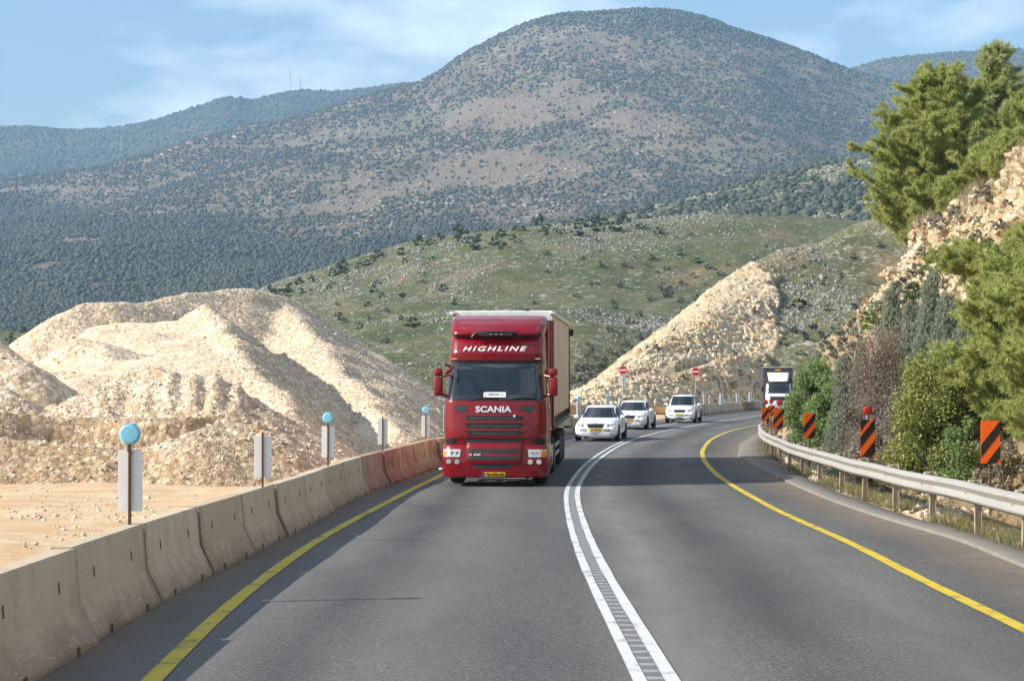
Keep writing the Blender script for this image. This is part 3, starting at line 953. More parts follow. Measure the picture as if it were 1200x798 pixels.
B_[..., 2] += rockm * (.35 * n4 + 1.0 * fbm(B_[..., 0] / 9, B_[..., 1] / 9, 0, 4, 80))
lay = (B_[..., 2] + 1.5 * fbm(B_[..., 0] / 14, B_[..., 1] / 14, 0, 3, 78) + .5 * n1 + .04 * B_[..., 0]) / 3.3
lay = np.abs((lay % 1.0) - .5) * 2
B_[..., 1] += rockm * (.55 * np.clip((lay - .6) * 4, 0, 1) * np.clip(.5 + 1.6 * fbm(B_[..., 0] / 7, B_[..., 1] / 7, B_[..., 2] / 4, 2, 79), 0, 1) - .2)
B_[..., 2] += (1 - rockm) * (1.2 * fbm(B_[..., 0] / 16, B_[..., 1] / 16, 0, 4, 52)) * np.interp(np.linspace(0, 1, B_.shape[0]), [0, .85, .92, 1], [1, 1, .4, .5])[:, None]
B_[..., 1] -= crag * 2.2 * (np.abs(n1) + .5 * n2)
B_[..., 2] += crag * 1.0 * n2
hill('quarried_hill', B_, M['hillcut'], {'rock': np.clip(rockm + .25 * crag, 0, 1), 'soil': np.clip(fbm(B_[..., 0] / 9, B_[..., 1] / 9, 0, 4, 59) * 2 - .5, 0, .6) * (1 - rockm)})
p, fa, fb = sample(B_, 90000, rng, .05, .93)
ppx, ppy = proj(p)
rm = bilerp(rockm, fa, fb)
c1 = fbm(p[:, 0] / 10, p[:, 1] / 14, 0, 4, 68)
k = (ppx > 860) & (ppx < 1150) & (rm < .3) & (rng.uniform(0, 1, len(p)) < np.clip(.2 + 1.2 * c1, .02, .7))
p = p[k]
s = rng.lognormal(0, .55, (len(p), 1)) * np.array([[.10, .08, .07]])
tag(blobs('slope_rocks', p, s, M['hillrocks'], rng, 'cub', .35), 'grey limestone rocks on the slope above the quarried face', 'rocks', kind='stuff')
B_grid, B_rock = B_, rockm
p, fa, fb = sample(B_, 60000, rng, .0, .8)
ppx, ppy = proj(p)
rm = bilerp(rockm, fa, fb)
k = (ppx > 640) & (ppx < 935) & (rm > .55) & (fbm(p[:, 0] / 3, p[:, 1] / 3, p[:, 2] / 2, 3, 69) > -.12)
p = p[k][:3500]
s = np.minimum(rng.lognormal(0, .5, (len(p), 1)), 2.6) * np.array([[.10, .12, .08]])
tag(blobs('quarry_face_rocks', p, s, M['cutrocks'], rng, 'cub', .38), 'cream rock knobs standing out of the quarried face', 'rocks', kind='stuff')

# near road cutting on the right
St = [(4, 14.5, 6.2), (15, 14, 6.2), (25, 13.6, 6.0), (35, 13.2, 5.9), (45, 13.7, 5.55), (49, 13.75, 5.25), (52, 13.85, 5.0), (55, 13.95, 4.55), (58, 14.1, 4.05), (63, 14.6, 3.3), (70, 15.5, 2.75), (78, 16.6, 2.4), (85, 17.5, 2.15), (97, 18.9, 1.6), (110, 20.6, .9), (122, 23.8, .1), (140, 29, -1.2), (160, 37, -2.6)]
St = np.array(St)
ys = np.concatenate([np.arange(4, 36, .4), np.arange(36, 78, .13), np.arange(78, 158, .4)])
_yy = np.arange(0, 170, .25); xt = np.interp(ys, _yy, gsmooth(np.interp(_yy, St[:, 0], St[:, 1]), 4)); zt = np.interp(ys, _yy, gsmooth(np.interp(_yy, St[:, 0], St[:, 2]), 4)) + CZ
g0 = guard(ys); z0 = prof(ys) - .12
sk = np.clip((ys - 26) / 10, 0, 1)
cv = [np.stack([g0 + .9, ys, z0], -1),
      np.stack([g0 + .9 + (xt - g0) * .38, ys, z0 + (zt - z0) * .12], -1),
      np.stack([g0 + .9 + (xt - g0) * .66, ys, z0 + (zt - z0) * .52], -1),
      np.stack([xt, ys, zt], -1),
      np.stack([xt + 3.5, ys, zt + .35], -1),
      np.stack([xt + 30, ys + 6, zt + 1.5], -1)]
rows = []
for i in range(5):
    for k in range([14, 26, 60, 10, 8][i]):
        t = k / [14, 26, 60, 10, 8][i]
        rows.append(cr(cv[max(i - 1, 0)], cv[i], cv[i + 1], cv[min(i + 2, 5)], t))
rows.append(cv[-1])
A_ = np.array(rows)
v = np.interp(np.arange(A_.shape[0]), np.cumsum([0, 14, 26, 60, 10, 8]), [0, .2, .457, .771, .886, 1])[:, None] + 0 * A_[..., 0]
face = np.clip((v - .30) / .1, 0, 1) * np.clip((.80 - v) / .05, 0, 1)
n1 = fbm(A_[..., 0] / 2.2, A_[..., 1] / 2.2, A_[..., 2] / 1.6, 5, 71)
n2 = fbm(A_[..., 0] / .6, A_[..., 1] / .6, A_[..., 2] / .5, 3, 72)
apx, apy = proj(A_)
rock = np.clip(face * (1.15 + .9 * n1) * np.interp(A_[..., 1], [0, 60, 67, 100], [1, 1, .4, .3]), 0, 1)
soil = np.clip(np.exp(-((A_[..., 1] - 74) / 11) ** 2) * (face > .2) * (.35 + 2.2 * n1), 0, 1) * np.clip((v - .42) / .1, 0, 1)
low = np.clip((.28 - v) / .1, 0, 1)
soil = np.maximum(soil, low * np.clip(.75 + 1.1 * n1, 0, 1))
n3 = 1 - np.abs(fbm(A_[..., 0] / .8, A_[..., 1] / .8, A_[..., 2] / 1.0, 4, 75, .6)) * 2.2
n4 = fbm(A_[..., 0] / .22, A_[..., 1] / .22, A_[..., 2] / .2, 2, 76)
A_[..., 0] -= face * (1.15 * n1 + .3 * n2 + .5 * n3 + .16 * n4)
A_[..., 2] += face * (.5 * n1) + low * (.22 * n1 + .1 * n2) * np.clip(v / .05, 0, 1)
A_[..., 1] -= face * (.3 * n2 + .3 * n3)
A_[..., 2] += face * .10 * n4
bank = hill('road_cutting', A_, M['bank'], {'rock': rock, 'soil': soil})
A_grid = A_
# ================================================================== heaps of crushed stone
def support_line(pts, n=14):
    pts = [P(*p) for p in pts]
    out = []
    for a, b in zip(pts[:-1], pts[1:]):
        for k in range(n): out.append(a + (b - a) * k / n)
    out.append(pts[-1])
    return np.array(out)


def support_quad(a, b, c, d, n=16):
    a, b, c, d = [P(*p) for p in (a, b, c, d)]
    return np.array([(a * (1 - s) + b * s) * (1 - t) + (d * (1 - s) + c * s) * t for s in np.linspace(0, 1, n) for t in np.linspace(0, 1, n)])


def blur(Z, n):
    for _ in range(n):
        Zp = np.pad(Z, 1, mode='edge')
        Z = (Zp[1:-1, 1:-1] * 2 + Zp[:-2, 1:-1] + Zp[2:, 1:-1] + Zp[1:-1, :-2] + Zp[1:-1, 2:]) / 6
    return Z


def envelope(X, Y, sets):
    Z = np.full(X.shape, -99.0)
    who = np.zeros(X.shape, int)
    for k, (pts, slope) in enumerate(sets):
        for p in pts:
            z = p[2] - slope * np.hypot(X - p[0], Y - p[1])
            m = z > Z
            Z = np.where(m, z, Z); who = np.where(m, k, who)
    return Z, who


def heap(name, sets, box, step, label, mat, soil_sets, nst, seed, smin=.045, blurn=2, ribs=None, amp=.16, warp=.7):
    x0, x1, y0, y1 = box
    xs, ysv = np.arange(x0, x1, step), np.arange(y0, y1, step)
    X, Y = np.meshgrid(xs, ysv)
    wx = warp * fbm(X * .45, Y * .45, 0, 3, seed + 5)
    Z, who = envelope(X + wx, Y + warp * fbm(X * .45, Y * .45, 9.1, 3, seed + 6), sets)
    Z = blur(Z, blurn)
    g = ground_z(X, Y)
    h = Z - g
    nz = fbm(X * .55, Y * .55, 0, 5, seed)
    # rills running down the slopes
    gy_, gx_ = np.gradient(Z, step)
    ang = np.arctan2(gy_, gx_)
    across = X * np.sin(ang) * -1 + Y * np.cos(ang)
    steep = np.clip(np.hypot(gx_, gy_) / .5, 0, 1)
    Z = Z + amp * nz + steep * .07 * vnoise(across * 1.7, Z * .25, 0, seed + 3) + .03 * vnoise(X * 3, Y * 3, 0, seed + 4)
    if ribs is not None: Z = Z + ribs(X, Y, Z)
    h = Z - g
    soil = np.clip(np.isin(who, soil_sets) * 1.0 * np.clip(1.35 - steep, 0, 1) + .75 * np.clip(fbm(X * .22, Y * .22 + Z * .3, 0, 4, seed + 8) * 2 - .35, 0, 1), 0, 1)
    soil = blur(soil, 2)
    keep = h > -.18
    idx = np.arange(X.size).reshape(X.shape)
    q = quads(idx)
    q = q[keep.ravel()[q].any(1)]
    V = np.stack([X, Y, np.maximum(Z, g - .35)], -1)
    used = np.unique(q); remap = -np.ones(X.size, int); remap[used] = np.arange(len(used))
    o = mesh_obj(name, V.reshape(-1, 3)[used], remap[q], mat)
    attr(o, 'soil', soil.ravel()[used])
    tag(o, label, 'gravel heap')
    # loose stones lying on it, part of the heap
    rng = np.random.default_rng(seed)
    pts, fa, fb = sample(V, nst, rng)
    hh = bilerp(h, fa, fb); so_ = bilerp(soil, fa, fb)
    dn = fbm(pts[:, 0] * .6, pts[:, 1] * .6, pts[:, 2] * .6, 3, seed + 9)
    k = (hh > -.02) & (rng.uniform(0, 1, nst) < np.clip(.85 - .8 * so_ + .7 * dn, .05, 1))
    pts = pts[k]
    s = rng.lognormal(0, .42, (len(pts), 1)) * smin * np.array([[1.25, 1, .8]])
    pts[:, 2] += s[:, 2] * .3
    st = blobs('loose_stones', pts, s, M['stones'], rng, 'oct', .3, parent=o)
    tag(st, kind='stuff')
    return o, X, Y, Z


ridge = support_line([(88, 358, 79), (100, 352, 80), (130, 350, 80.5), (173, 353, 82), (195, 347, 84), (225, 339, 86), (260, 334.5, 88), (300, 337.5, 90), (335, 345, 92), (350, 351, 93)])
spur = support_line([(243, 352, 80), (262, 372, 70), (277, 392, 64), (300, 420, 59), (329, 457, 54), (355, 492, 49.5), (377, 519, 46.3), (392, 543, 43.5)])
spur2 = support_line([(330, 347, 92), (380, 398, 80), (425, 452, 70), (468, 497, 63)])
terrace = support_quad((118, 374, 76), (238, 371, 76), (285, 424, 57.5), (70, 436, 55))
lowpile = support_line([(93, 398, 62), (106, 392, 62), (128, 401, 61)])
heap('gravel_heap', [(ridge, .68), (spur, .84), (spur2, .62), (terrace, .8), (lowpile, .6)], (-38, 9, 42, 112), .24,
     'large pale heap of crushed limestone with a spur running down to the barrier', M['gravel'], [3], 110000, 21, .027)

edge_top = support_line([(-260, 476, 42.5), (-120, 478, 43), (0, 476, 43.5), (60, 483, 44), (110, 486, 44), (170, 486, 44), (220, 483, 44.2), (274, 481, 44.8)])
bench = support_quad((-260, 455, 55), (255, 442, 53), (280, 476, 46), (-260, 474, 43.5))
piles = support_line([(95, 462, 45.6), (120, 455, 45.8), (140, 450, 46)]) , support_line([(150, 436, 49.5), (172, 427, 50), (188, 432, 49.5)]), support_line([(165, 445, 46.4), (205, 440, 46.2), (235, 438, 46.2), (260, 441, 46.3), (276, 452, 46.4), (290, 468, 46), (314, 494, 45.4), (342, 522, 44.4), (366, 544, 43.2)]), support_line([(-30, 446, 45.8), (-10, 451, 45.6), (18, 462, 45.4)]), support_line([(-190, 440, 46), (-100, 448, 46)])
ribs = lambda X, Y, Z: np.where((proj(np.stack([X, Y, Z], -1))[0] > 195) & (proj(np.stack([X, Y, Z], -1))[0] < 300) & (Z > 1.0), .10 * np.sin((X * 1.0 + Y * .15) * 2 * math.pi / .62), 0)
talus = support_line([(-260, 512, 42.4), (0, 512, 42.4), (120, 522, 42.6), (180, 528, 42.6), (240, 515, 42.6), (300, 512, 43.4)])
end_fan = support_line([(276, 481, 45), (310, 506, 44.2), (345, 530, 43.2)])
heap('gravel_heap', [(edge_top, 1.6), (bench, 1.3), (talus, .5), (end_fan, .7)], (-24, -3, 38, 58), .14,
     'low brown bench of gravel with a steep cut face in front of the pale heap', M['gravelbrown'], [1], 60000, 24, .02, 1, None, .08, .3)
heap('gravel_heap', [(q, .62) for q in piles], (-24, -3, 38, 58), .14,
     'row of pale ribbed gravel piles dumped on top of the brown bench', M['gravel'], [], 60000, 25, .022, 1, ribs, .05, .3)
heap('gravel_heap', [(support_line([(-160, 372, 49), (-40, 380, 50), (-12, 391, 50), (4, 402, 50)]), .74)], (-25, -11, 42, 58), .16,
     'small grey gravel pile cut off by the left edge of the photo', M['gravel'], [], 12000, 27, .026, 1)
# ================================================================== barriers, guardrail, boards and signs
ORD = ['first', 'second', 'third', 'fourth', 'fifth', 'sixth', 'seventh', 'eighth', 'ninth', 'tenth', 'eleventh', 'twelfth', 'thirteenth', 'fourteenth', 'fifteenth', 'sixteenth', 'seventeenth', 'eighteenth', 'nineteenth', 'twentieth',
       'twenty-first', 'twenty-second', 'twenty-third', 'twenty-fourth', 'twenty-fifth', 'twenty-sixth', 'twenty-seventh', 'twenty-eighth', 'twenty-ninth', 'thirtieth']
BL = 3.0


def barrier_mesh(name, mats, seed):
    rnd = random.Random(seed)
    L = BL - .085
    half = [(.29, 0.0), (.29, .05), (.28, .065), (.15, .33), (.135, .37), (.098, .80), (.085, .82)]
    ys = [0, .012, .62, .625, .74, .745, L / 2, L - .745, L - .74, L - .625, L - .62, L - .012, L]
    V, F = [], []
    for k, y in enumerate(ys):
        notch = k in (3, 4, 8, 9)
        sh = .985 if k in (0, len(ys) - 1) else 1.0
        for s in (1, -1):
            for (x, z) in (half if s == 1 else half[::-1]):
                zz = z
                if notch and z < .075: zz = .075
                V.append((s * x * sh, y - L / 2, zz * (.995 if sh < 1 else 1)))
    n = 14
    for k in range(len(ys) - 1):
        for j in range(n):
            F.append([k * n + j, k * n + (j + 1) % n, (k + 1) * n + (j + 1) % n, (k + 1) * n + j])
    F.append(list(range(n))); F.append([(len(ys) - 1) * n + j for j in range(n)][::-1])
    mb = MB().add(V, F)
    # narrower tongue that locks into the next block, coloured dark for the joint's shade
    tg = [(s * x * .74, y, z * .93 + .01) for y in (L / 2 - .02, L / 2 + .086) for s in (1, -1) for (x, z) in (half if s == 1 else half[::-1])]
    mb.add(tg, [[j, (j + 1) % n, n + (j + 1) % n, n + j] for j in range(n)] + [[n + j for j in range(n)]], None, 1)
    # dark lifting slots cast into the face
    for sx in (1,):
        for yy in (-.78, .78):
            mb.box((sx * .124, yy, .55), (.010, .022, .10), .004, Matrix.Rotation(R(-4.5 * sx), 4, 'Y'), mi=1)
    o = mb.build(name, mats, smooth=True)
    return o


slotm = simple('dark_slot_and_tongue', (.13, .10, .07), .95, 0, .3, 20)
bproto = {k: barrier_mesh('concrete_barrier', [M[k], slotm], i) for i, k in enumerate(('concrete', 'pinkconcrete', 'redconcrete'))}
for b in bproto.values(): COL.objects.unlink(b)


def walk(path, ystart, yend, step):
    """chord ends of constant length along a path"""
    pts = []
    y = ystart; pts.append((float(path(y)), y))
    while y < yend:
        x0, y0 = pts[-1]
        lo, hi = y0, y0 + step
        for _ in range(40):
            m = (lo + hi) / 2
            if math.hypot(float(path(m)) - x0, m - y0) < step: lo = m
            else: hi = m
        y = lo; pts.append((float(path(y)), y))
    return pts


rnd = random.Random(5)
pts = walk(barrier_near, 17.75 - 3 * 7.02, 84, BL)
i_vis = 0
for i in range(len(pts) - 1):
    (x0, y0), (x1, y1) = pts[i], pts[i + 1]
    ym = (y0 + y1) / 2
    if y1 < 5: continue
    kind = 'concrete'
    if 41.5 < ym < 50.5: kind = 'redconcrete'
    elif 39 < ym < 41.5 or 50.5 < ym < 53: kind = 'pinkconcrete'
    dx, dy = (x1 - x0) / BL, (y1 - y0) / BL
    o = bproto[kind].copy(); COL.objects.link(o)
    j = rnd.uniform(-.035, .035)
    o.location = ((x0 + x1) / 2 - dy * (.29 + j), ym + dx * (.29 + j), float(prof(ym)) + .002)
    o.rotation_euler = (-math.atan2(float(prof(y1) - prof(y0)), BL) * -1, 0, math.atan2(-dx, dy) + rnd.uniform(-.012, .012))
    i_vis += 1
    nm = ORD[i_vis - 1]
    if kind == 'redconcrete': lab = f'concrete barrier with worn red paint, {nm} segment from the camera in the left row'
    elif kind == 'pinkconcrete': lab = f'concrete barrier with faded pinkish paint, {nm} segment from the camera in the left row'
    else: lab = f'beige stained concrete barrier, {nm} segment from the camera in the left row'
    tag(o, lab, 'barrier', 'concrete barriers along the left edge of the road')
pts = walk(barrier_far, 124.5, 206, BL)
for i in range(len(pts) - 1):
    (x0, y0), (x1, y1) = pts[i], pts[i + 1]
    ym = (y0 + y1) / 2
    dx, dy = (x1 - x0) / BL, (y1 - y0) / BL
    o = bproto['concrete'].copy(); COL.objects.link(o)
    o.location = ((x0 + x1) / 2 - dy * .29, ym + dx * .29, float(prof(ym)))
    o.rotation_euler = (0, 0, math.atan2(-dx, dy))
    tag(o, f'far concrete barrier, {ORD[i]} segment counted from the gap behind the white off-roader', 'barrier', 'concrete barriers round the far bend')


# ---- guardrail with posts and spacer blocks
gr = empty('guardrail', (float(guard(20)), 20, float(prof(20))))
tag(gr, 'weathered steel guardrail on tan posts along the right verge', 'guardrail')
gl = Vector(gr.location)
wp = [(.0, .455), (-.03, .47), (-.075, .505), (-.08, .53), (-.045, .585), (-.02, .615), (-.045, .645), (-.08, .70), (-.075, .725), (-.03, .765), (.0, .78)]
wp = wp + [(x + .012, z) for x, z in wp[::-1]]
V = []
ysv = np.arange(-6, 140, .5)
for y in ysv:
    tx, ty = guard.tangent(y)
    for (o_, z) in wp:
        sag = .012 * float(vnoise(y * .4, 1.7))
        V.append((float(guard(y)) + ty * o_ - gl.x, y - tx * o_ - gl.y, float(prof(y)) + .05 + z + sag - gl.z))
m = len(wp)
F = [[i * m + k, i * m + (k + 1) % m, (i + 1) * m + (k + 1) % m, (i + 1) * m + k] for i in range(len(ysv) - 1) for k in range(m)]


def railmat():
    t = NT('weathered_rail')
    p = t.obj()
    c = t.mix(t.noise(t.scalev(p, 4, .5, 4), 1.2, 5, .6), (.31, .30, .275), (.47, .44, .39))
    c = t.mix(t.ramp(t.noise(p, 3, 6, .7), (.56, 0.0), (.72, .7)), c, (.34, .24, .15))
    return t.done(t.bsdf(c, .5, .25, t.bump(t.noise(p, 8, 3), .15, .02), .4))


M['rail'] = railmat()
mb = MB().add(V, F); mb.build('rail', M['rail'], gr, smooth=True)
mb = MB()
M['post'] = simple('tan_guardrail_post', (.40, .335, .25), .75, .1, .18, 5, .15, 30, dirt=((.22, .15, .09), 3, .6))
for y in list(np.arange(23.9 - 3.15 * 8, 62, 3.15)) + list(np.arange(62.3, 138, 3.6)):
    tx, ty = guard.tangent(y)
    q = lambda o_: (float(guard(y)) + ty * o_ - gl.x, y - tx * o_ - gl.y, float(prof(y)) - gl.z)
    rot = Matrix.Rotation(math.atan2(-tx, ty), 4, 'Z') @ Matrix.Rotation(rnd.uniform(-.02, .02), 4, 'X') @ Matrix.Rotation(rnd.uniform(-.02, .02), 4, 'Y')
    c = q(.155); mbp = MB()
    mbp.box((c[0], c[1], c[2] + .40), (.115, .012, .96), 0, rot)
    mbp.box((c[0] - .05 * ty, c[1] + .05 * tx, c[2] + .40), (.012, .075, .955), 0, rot)
    mbp.box((c[0] + .052 * ty, c[1] - .052 * tx, c[2] + .40), (.012, .075, .957), 0, rot)
    po = mbp.build('post', M['post'], gr)
    c = q(.05)
    MB().box((c[0], c[1], c[2] + .70), (.085, .10, .34), .006, rot).build('spacer_block', M['post'], po)
    # bolt head on the rail
    if 10 < y < 60:
        c = q(-.035)
        MB().lathe([(-.012, .022), (.008, .022)], 'x', (c[0], c[1], c[2] + .665), 8).build('bolt', M['steel'], po)


# ---- striped marker boards
def clip(poly, a, b, c):
    """keep the part of the polygon where a*x + b*z >= c"""
    out = []
    for i in range(len(poly)):
        p, q = poly[i], poly[(i + 1) % len(poly)]
        dp, dq = a * p[0] + b * p[1] - c, a * q[0] + b * q[1] - c
        if dp >= 0: out.append(p)
        if dp * dq < 0:
            t = dp / (dp - dq); out.append((p[0] + (q[0] - p[0]) * t, p[1] + (q[1] - p[1]) * t))
    return out


def striped_board(mb, w, h, z0, yf, d, bands, k=1.0, sgn=1):
    """board w x h with its foot at z0; black bands rise to the right. faces -y for sgn=1"""
    rect = [(-w / 2, z0), (w / 2, z0), (w / 2, z0 + h), (-w / 2, z0 + h)]
    mb.box((0, yf + sgn * .006, z0 + h / 2), (w, .012, h), .002, mi=0)
    for lo, hi in bands:
        pl = clip(clip(rect, -k, 1, z0 + lo * h), k, -1, -(z0 + hi * h))
        if len(pl) > 2: mb.prism(pl, yf - sgn * .003, yf + sgn * .004, mi=1)
    return mb


def marker(px, D, base_off, w, h, zb, lamp, label, bands, yaw=0.0, tall=None, X=None):
    x = P(px, 430, D)[0] if X is None else X
    z = float(ground_z(np.array([x]), np.array([D]))[0])
    r = empty('marker_board', (x, D, z), yaw)
    tag(r, label, 'marker board', 'orange and black marker boards behind the guardrail')
    top = zb + h + (.30 if lamp else 0.0)
    MB().box((.0, .03, (top - .12 if lamp else zb + h * .9) / 2 - .15), (.035, .035, (top - .12 if lamp else zb + h * .9) + .3), .004).build('pole', M['rust'], r)
    bd = striped_board(MB(), w, h, zb, 0, .012, bands, 1.25).build('striped_panel', [M['orange'], M['boardblack']], r)
    if lamp:
        MB().box((0, .02, zb + h + .05), (.05, .05, .12), .008).build('lamp_bracket', M['steel'], r)
        lm = MB().lathe([(-.05, .03), (-.045, .085), (-.01, .105), (.01, .105), (.045, .085), (.05, .03)], 'y', (0, .02, zb + h + .2), 20).build('warning_lamp', M['redlens'], r, smooth=True)
        MB().lathe([(-.012, .113), (.012, .113)], 'y', (0, .02, zb + h + .2), 20).build('lamp_rim', M['darkmetal'], lm, smooth=True)
    return r


def text_mesh(s, size, extrude=.002, shear=0.0, bold=0.0, sx=1.0, space=1.0):
    cu = bpy.data.curves.new('t', 'FONT'); cu.body = s; cu.size = size; cu.extrude = extrude; cu.shear = shear; cu.offset = bold
    cu.space_character = space; cu.align_x = 'CENTER'; cu.align_y = 'CENTER'; cu.resolution_u = 3
    ob_ = bpy.data.objects.new('t', cu); COL.objects.link(ob_)
    dg = bpy.context.evaluated_depsgraph_get(); dg.update()
    me = bpy.data.meshes.new_from_object(ob_.evaluated_get(dg))
    v = [(p.co.x * sx, p.co.y, p.co.z) for p in me.vertices]; f = [list(q.vertices) for q in me.polygons]
    bpy.data.objects.remove(ob_); bpy.data.curves.remove(cu); bpy.data.meshes.remove(me)
    return v, f


# centre of each board: pixel, depth, panel foot above ground found from the picture
def mk(px, ptop, pbot, D, wpx, lamp, label, bands, yaw):
    x = P(px, 430, D)[0]
    g = float(ground_z(np.array([x]), np.array([D]))[0])
    zt, zb = P(px, ptop, D)[2] - g, P(px, pbot, D)[2] - g
    return marker(px, D, 0, wpx / FPX * D, zt - zb, zb, lamp, label, bands, yaw)


b2 = [(-.02 - .10, .30 - .10), (.48, .80)]
mk(1160.5, 493, 543, 31, 23, False, 'orange and black striped board nearest the camera, in front of the pine', [(-.16, .14), (.42, .72)], R(4))
mk(1016.5, 491.5, 535, 38.5, 17.5, True, 'striped board under a large red lamp, mostly black at its top', [(-.14, .20), (.48, .78), (.93, 1.6)], R(4))
mk(948.5, 484, 513.5, 48, 14, False, 'small striped board without a lamp in front of the round green bush', [(-.16, .14), (.45, .75)], R(6))
mk(908.3, 478.5, 502, 57.5, 12.5, True, 'red-lamped striped board leaning beside the green bush at the bend', [(-.16, .14), (.45, .75)], R(10)).rotation_euler = (0, R(5), R(10))
mk(897, 477, 496.5, 70, 9.4, True, 'red-lamped striped board standing left of its leaning neighbour at the bend', [(-.16, .14), (.45, .75)], R(12))
mk(904, 475, 487, 80, 8, True, 'farthest striped board, half hidden behind the other two lamps', [(-.16, .14), (.45, .75)], R(14))


# ---- boards on the left row, seen from behind
def back_board(px, ptop, pbot, D, wpx, lamp, label, lampy=None, far=False, path=None):
    pth = path or barrier_near
    x = P(px, 430, D)[0]
    g = float(prof(D))
    zt, zb = P(px, ptop, D)[2] - g, P(px, pbot, D)[2] - g
    w_, h = wpx / FPX * D, zt - zb
    yaw = rnd.uniform(-.05, .05)
    r = empty('marker_board', (x, D, g), yaw)
    tag(r, label, 'marker board', 'marker boards seen from behind along the left barrier')
    top = zt + (.12 if lamp else .06)
    MB().box((0, 0, top / 2 - .1), (.03, .03, top + .2), .004).build('pole', M['rust'], r)
    striped_board(MB(), w_, h, zb, .032, .012, [(-.16, .14), (.42, .72)], 1.25, -1).build('striped_panel', [M['boardback'], M['boardback']], r)
    if lamp:
        rad = max(.1, .215 / 2)
        zl = P(px, lampy, D)[2] - g
        MB().box((-.025, .0, zt + .035), (.012, .03, .10), .002).box((.03, .0, zt + .035), (.012, .03, .10), .002).build('lamp_bracket', M['steel'], r)
        lm = MB().lathe([(-.045, .02), (-.042, rad * .8), (-.02, rad), (.03, rad), (.05, rad * .85), (.055, .02)], 'y', (0, 0, zl), 24).build('warning_lamp', M['cyan'], r, smooth=True)
        MB().box((0, 0, zl + rad - .004), (.11, .06, .016), .004).build('lamp_cap', M['cyan'], lm)
    return r


back_board(152.5, 527.5, 599, 17.55, 28, True, 'nearest grey backed board with a pale cyan lamp on the left barrier', 508.5)
back_board(308, 511, 559.5, 25.7, 20, False, 'grey backed board without a lamp, between two cyan-lamped boards on the left', None)
back_board(384.5, 499.5, 536, 33.8, 15, True, 'cyan-lamped grey backed board, second lamp along the left barrier', 489.5)
back_board(448.5, 491, 521, 42, 11.6, False, 'grey backed board without a lamp above the red painted barriers', None)
back_board(499, 487, 511.5, 50, 10.2, True, 'cyan-lamped grey backed board just left of the red truck mirror', 480.5)
for (px, a, b_, D, wpx, lm, lab) in [(678, 470.5, 487, 83, 5.6, 467, 'small cyan-lamped board just right of the red truck trailer'), (697.5, 469, 483, 96, 5, None, 'small lampless board between two cyan-lamped ones beyond the white sedan'),
                                    (712, 466.5, 482, 98, 4.6, 464, 'small cyan-lamped board beyond the front white sedan'), (727, 466, 478, 112, 5.6, None, 'small lampless board at the foot of the left no-entry sign'),
                                    (825.5, 462, 474, 130, 3.2, None, 'thin white board standing right of the lone no-entry sign'), (845, 461, 474, 136, 4.4, None, 'tall thin white board behind the far barrier, third from the bush'),
                                    (864, 461, 472, 142, 3.6, None, 'thin white board behind the far barrier, second from the white truck'), (879, 459, 471, 148, 4.2, None, 'thin white board nearest the white truck behind the far barrier')]:
    back_board(px, a, b_, D, wpx, lm is not None, lab, lm, True, barrier_far)


# ---- no entry signs
def no_entry(px, pyc, D, dpx, label, second=None):
    x, _, zc = P(px, pyc, D)
    g = float(ground_z(np.array([x]), np.array([D]))[0])
    r = empty('no_entry_sign', (x, D, g), R(3))
    tag(r, label, 'road sign', 'no entry signs beyond the cars')
    H = zc - g; rad = dpx / 2 / FPX * D
    MB().lathe([(-.3, .035), (H + rad * .8, .035)], 'z', (0, .06, 0), 12).build('pole', M['steel'], r, smooth=True)
    MB().lathe([(-.012, rad), (.012, rad)], 'y', (0, 0, H), 32).build('rim', M['signwhite'], r)
    MB().lathe([(-.018, rad * .93), (-.008, rad * .93)], 'y', (0, 0, H), 32).build('red_disc', M['signred'], r)
    MB().box((0, -.02, H), (rad * 1.5, .008, rad * .3), .002).build('white_bar', M['signwhite'], r)
    if second:
        z2 = P(px, second, D)[2] - g
        MB().lathe([(-.01, rad * 1.03), (.01, rad * 1.03)], 'y', (.01, .11, z2), 32).build('back_of_round_sign', M['boardback'], r)
        MB().box((-.0, .095, z2), (rad * 1.3, .01, .03), 0).box((0, .095, z2 + .12), (rad * 1.2, .01, .03), 0).build('bracket', M['steel'], r)


no_entry(730, 433.7, 122, 10.8, 'red no-entry sign with a round grey sign back below it', 446)
no_entry(815.3, 435.5, 125, 10.4, 'red no-entry sign alone on its pole behind the white off-roader')

# ---- orange netting fence across the gap in the barrier
pA = [(668, 474, 487, 92), (690, 474, 486.5, 96), (712, 474, 485.5, 99), (735, 475, 485.5, 101), (752, 473, 486, 101), (766, 474.5, 486, 103), (780, 475.5, 486, 106)]
r = empty('orange_fence', tuple(P(720, 486, 99)))
tag(r, 'sagging orange netting fence closing the gap in the barrier', 'fence')
base = Vector(r.location)
V = []
npt = 90
pa = np.array(pA, float)
for k in range(npt):
    t = k / (npt - 1)
    px = pa[0, 0] + (pa[-1, 0] - pa[0, 0]) * t
    D = np.interp(px, pa[:, 0], pa[:, 3]) + .25 * math.sin(k * .7)
    sag = 1.2 * math.sin(t * len(pA) * math.pi) ** 2 + .5 * float(vnoise(k * .4, 2.2))
    top = P(px, np.interp(px, pa[:, 0], pa[:, 1]) + sag, D); bot = P(px, np.interp(px, pa[:, 0], pa[:, 2]), D)
    for f in (0, .33, .66, 1):
        q = top + (bot - top) * f
        V.append((q[0] - base.x, q[1] - base.y + .1 * math.sin(k * .9 + f * 3), q[2] - base.z))
idx = np.arange(len(V)).reshape(npt, 4)
o = mesh_obj('netting', V, quads(idx), M['fence'], r)
sm = o.modifiers.new('thickness', 'SOLIDIFY'); sm.thickness = .01
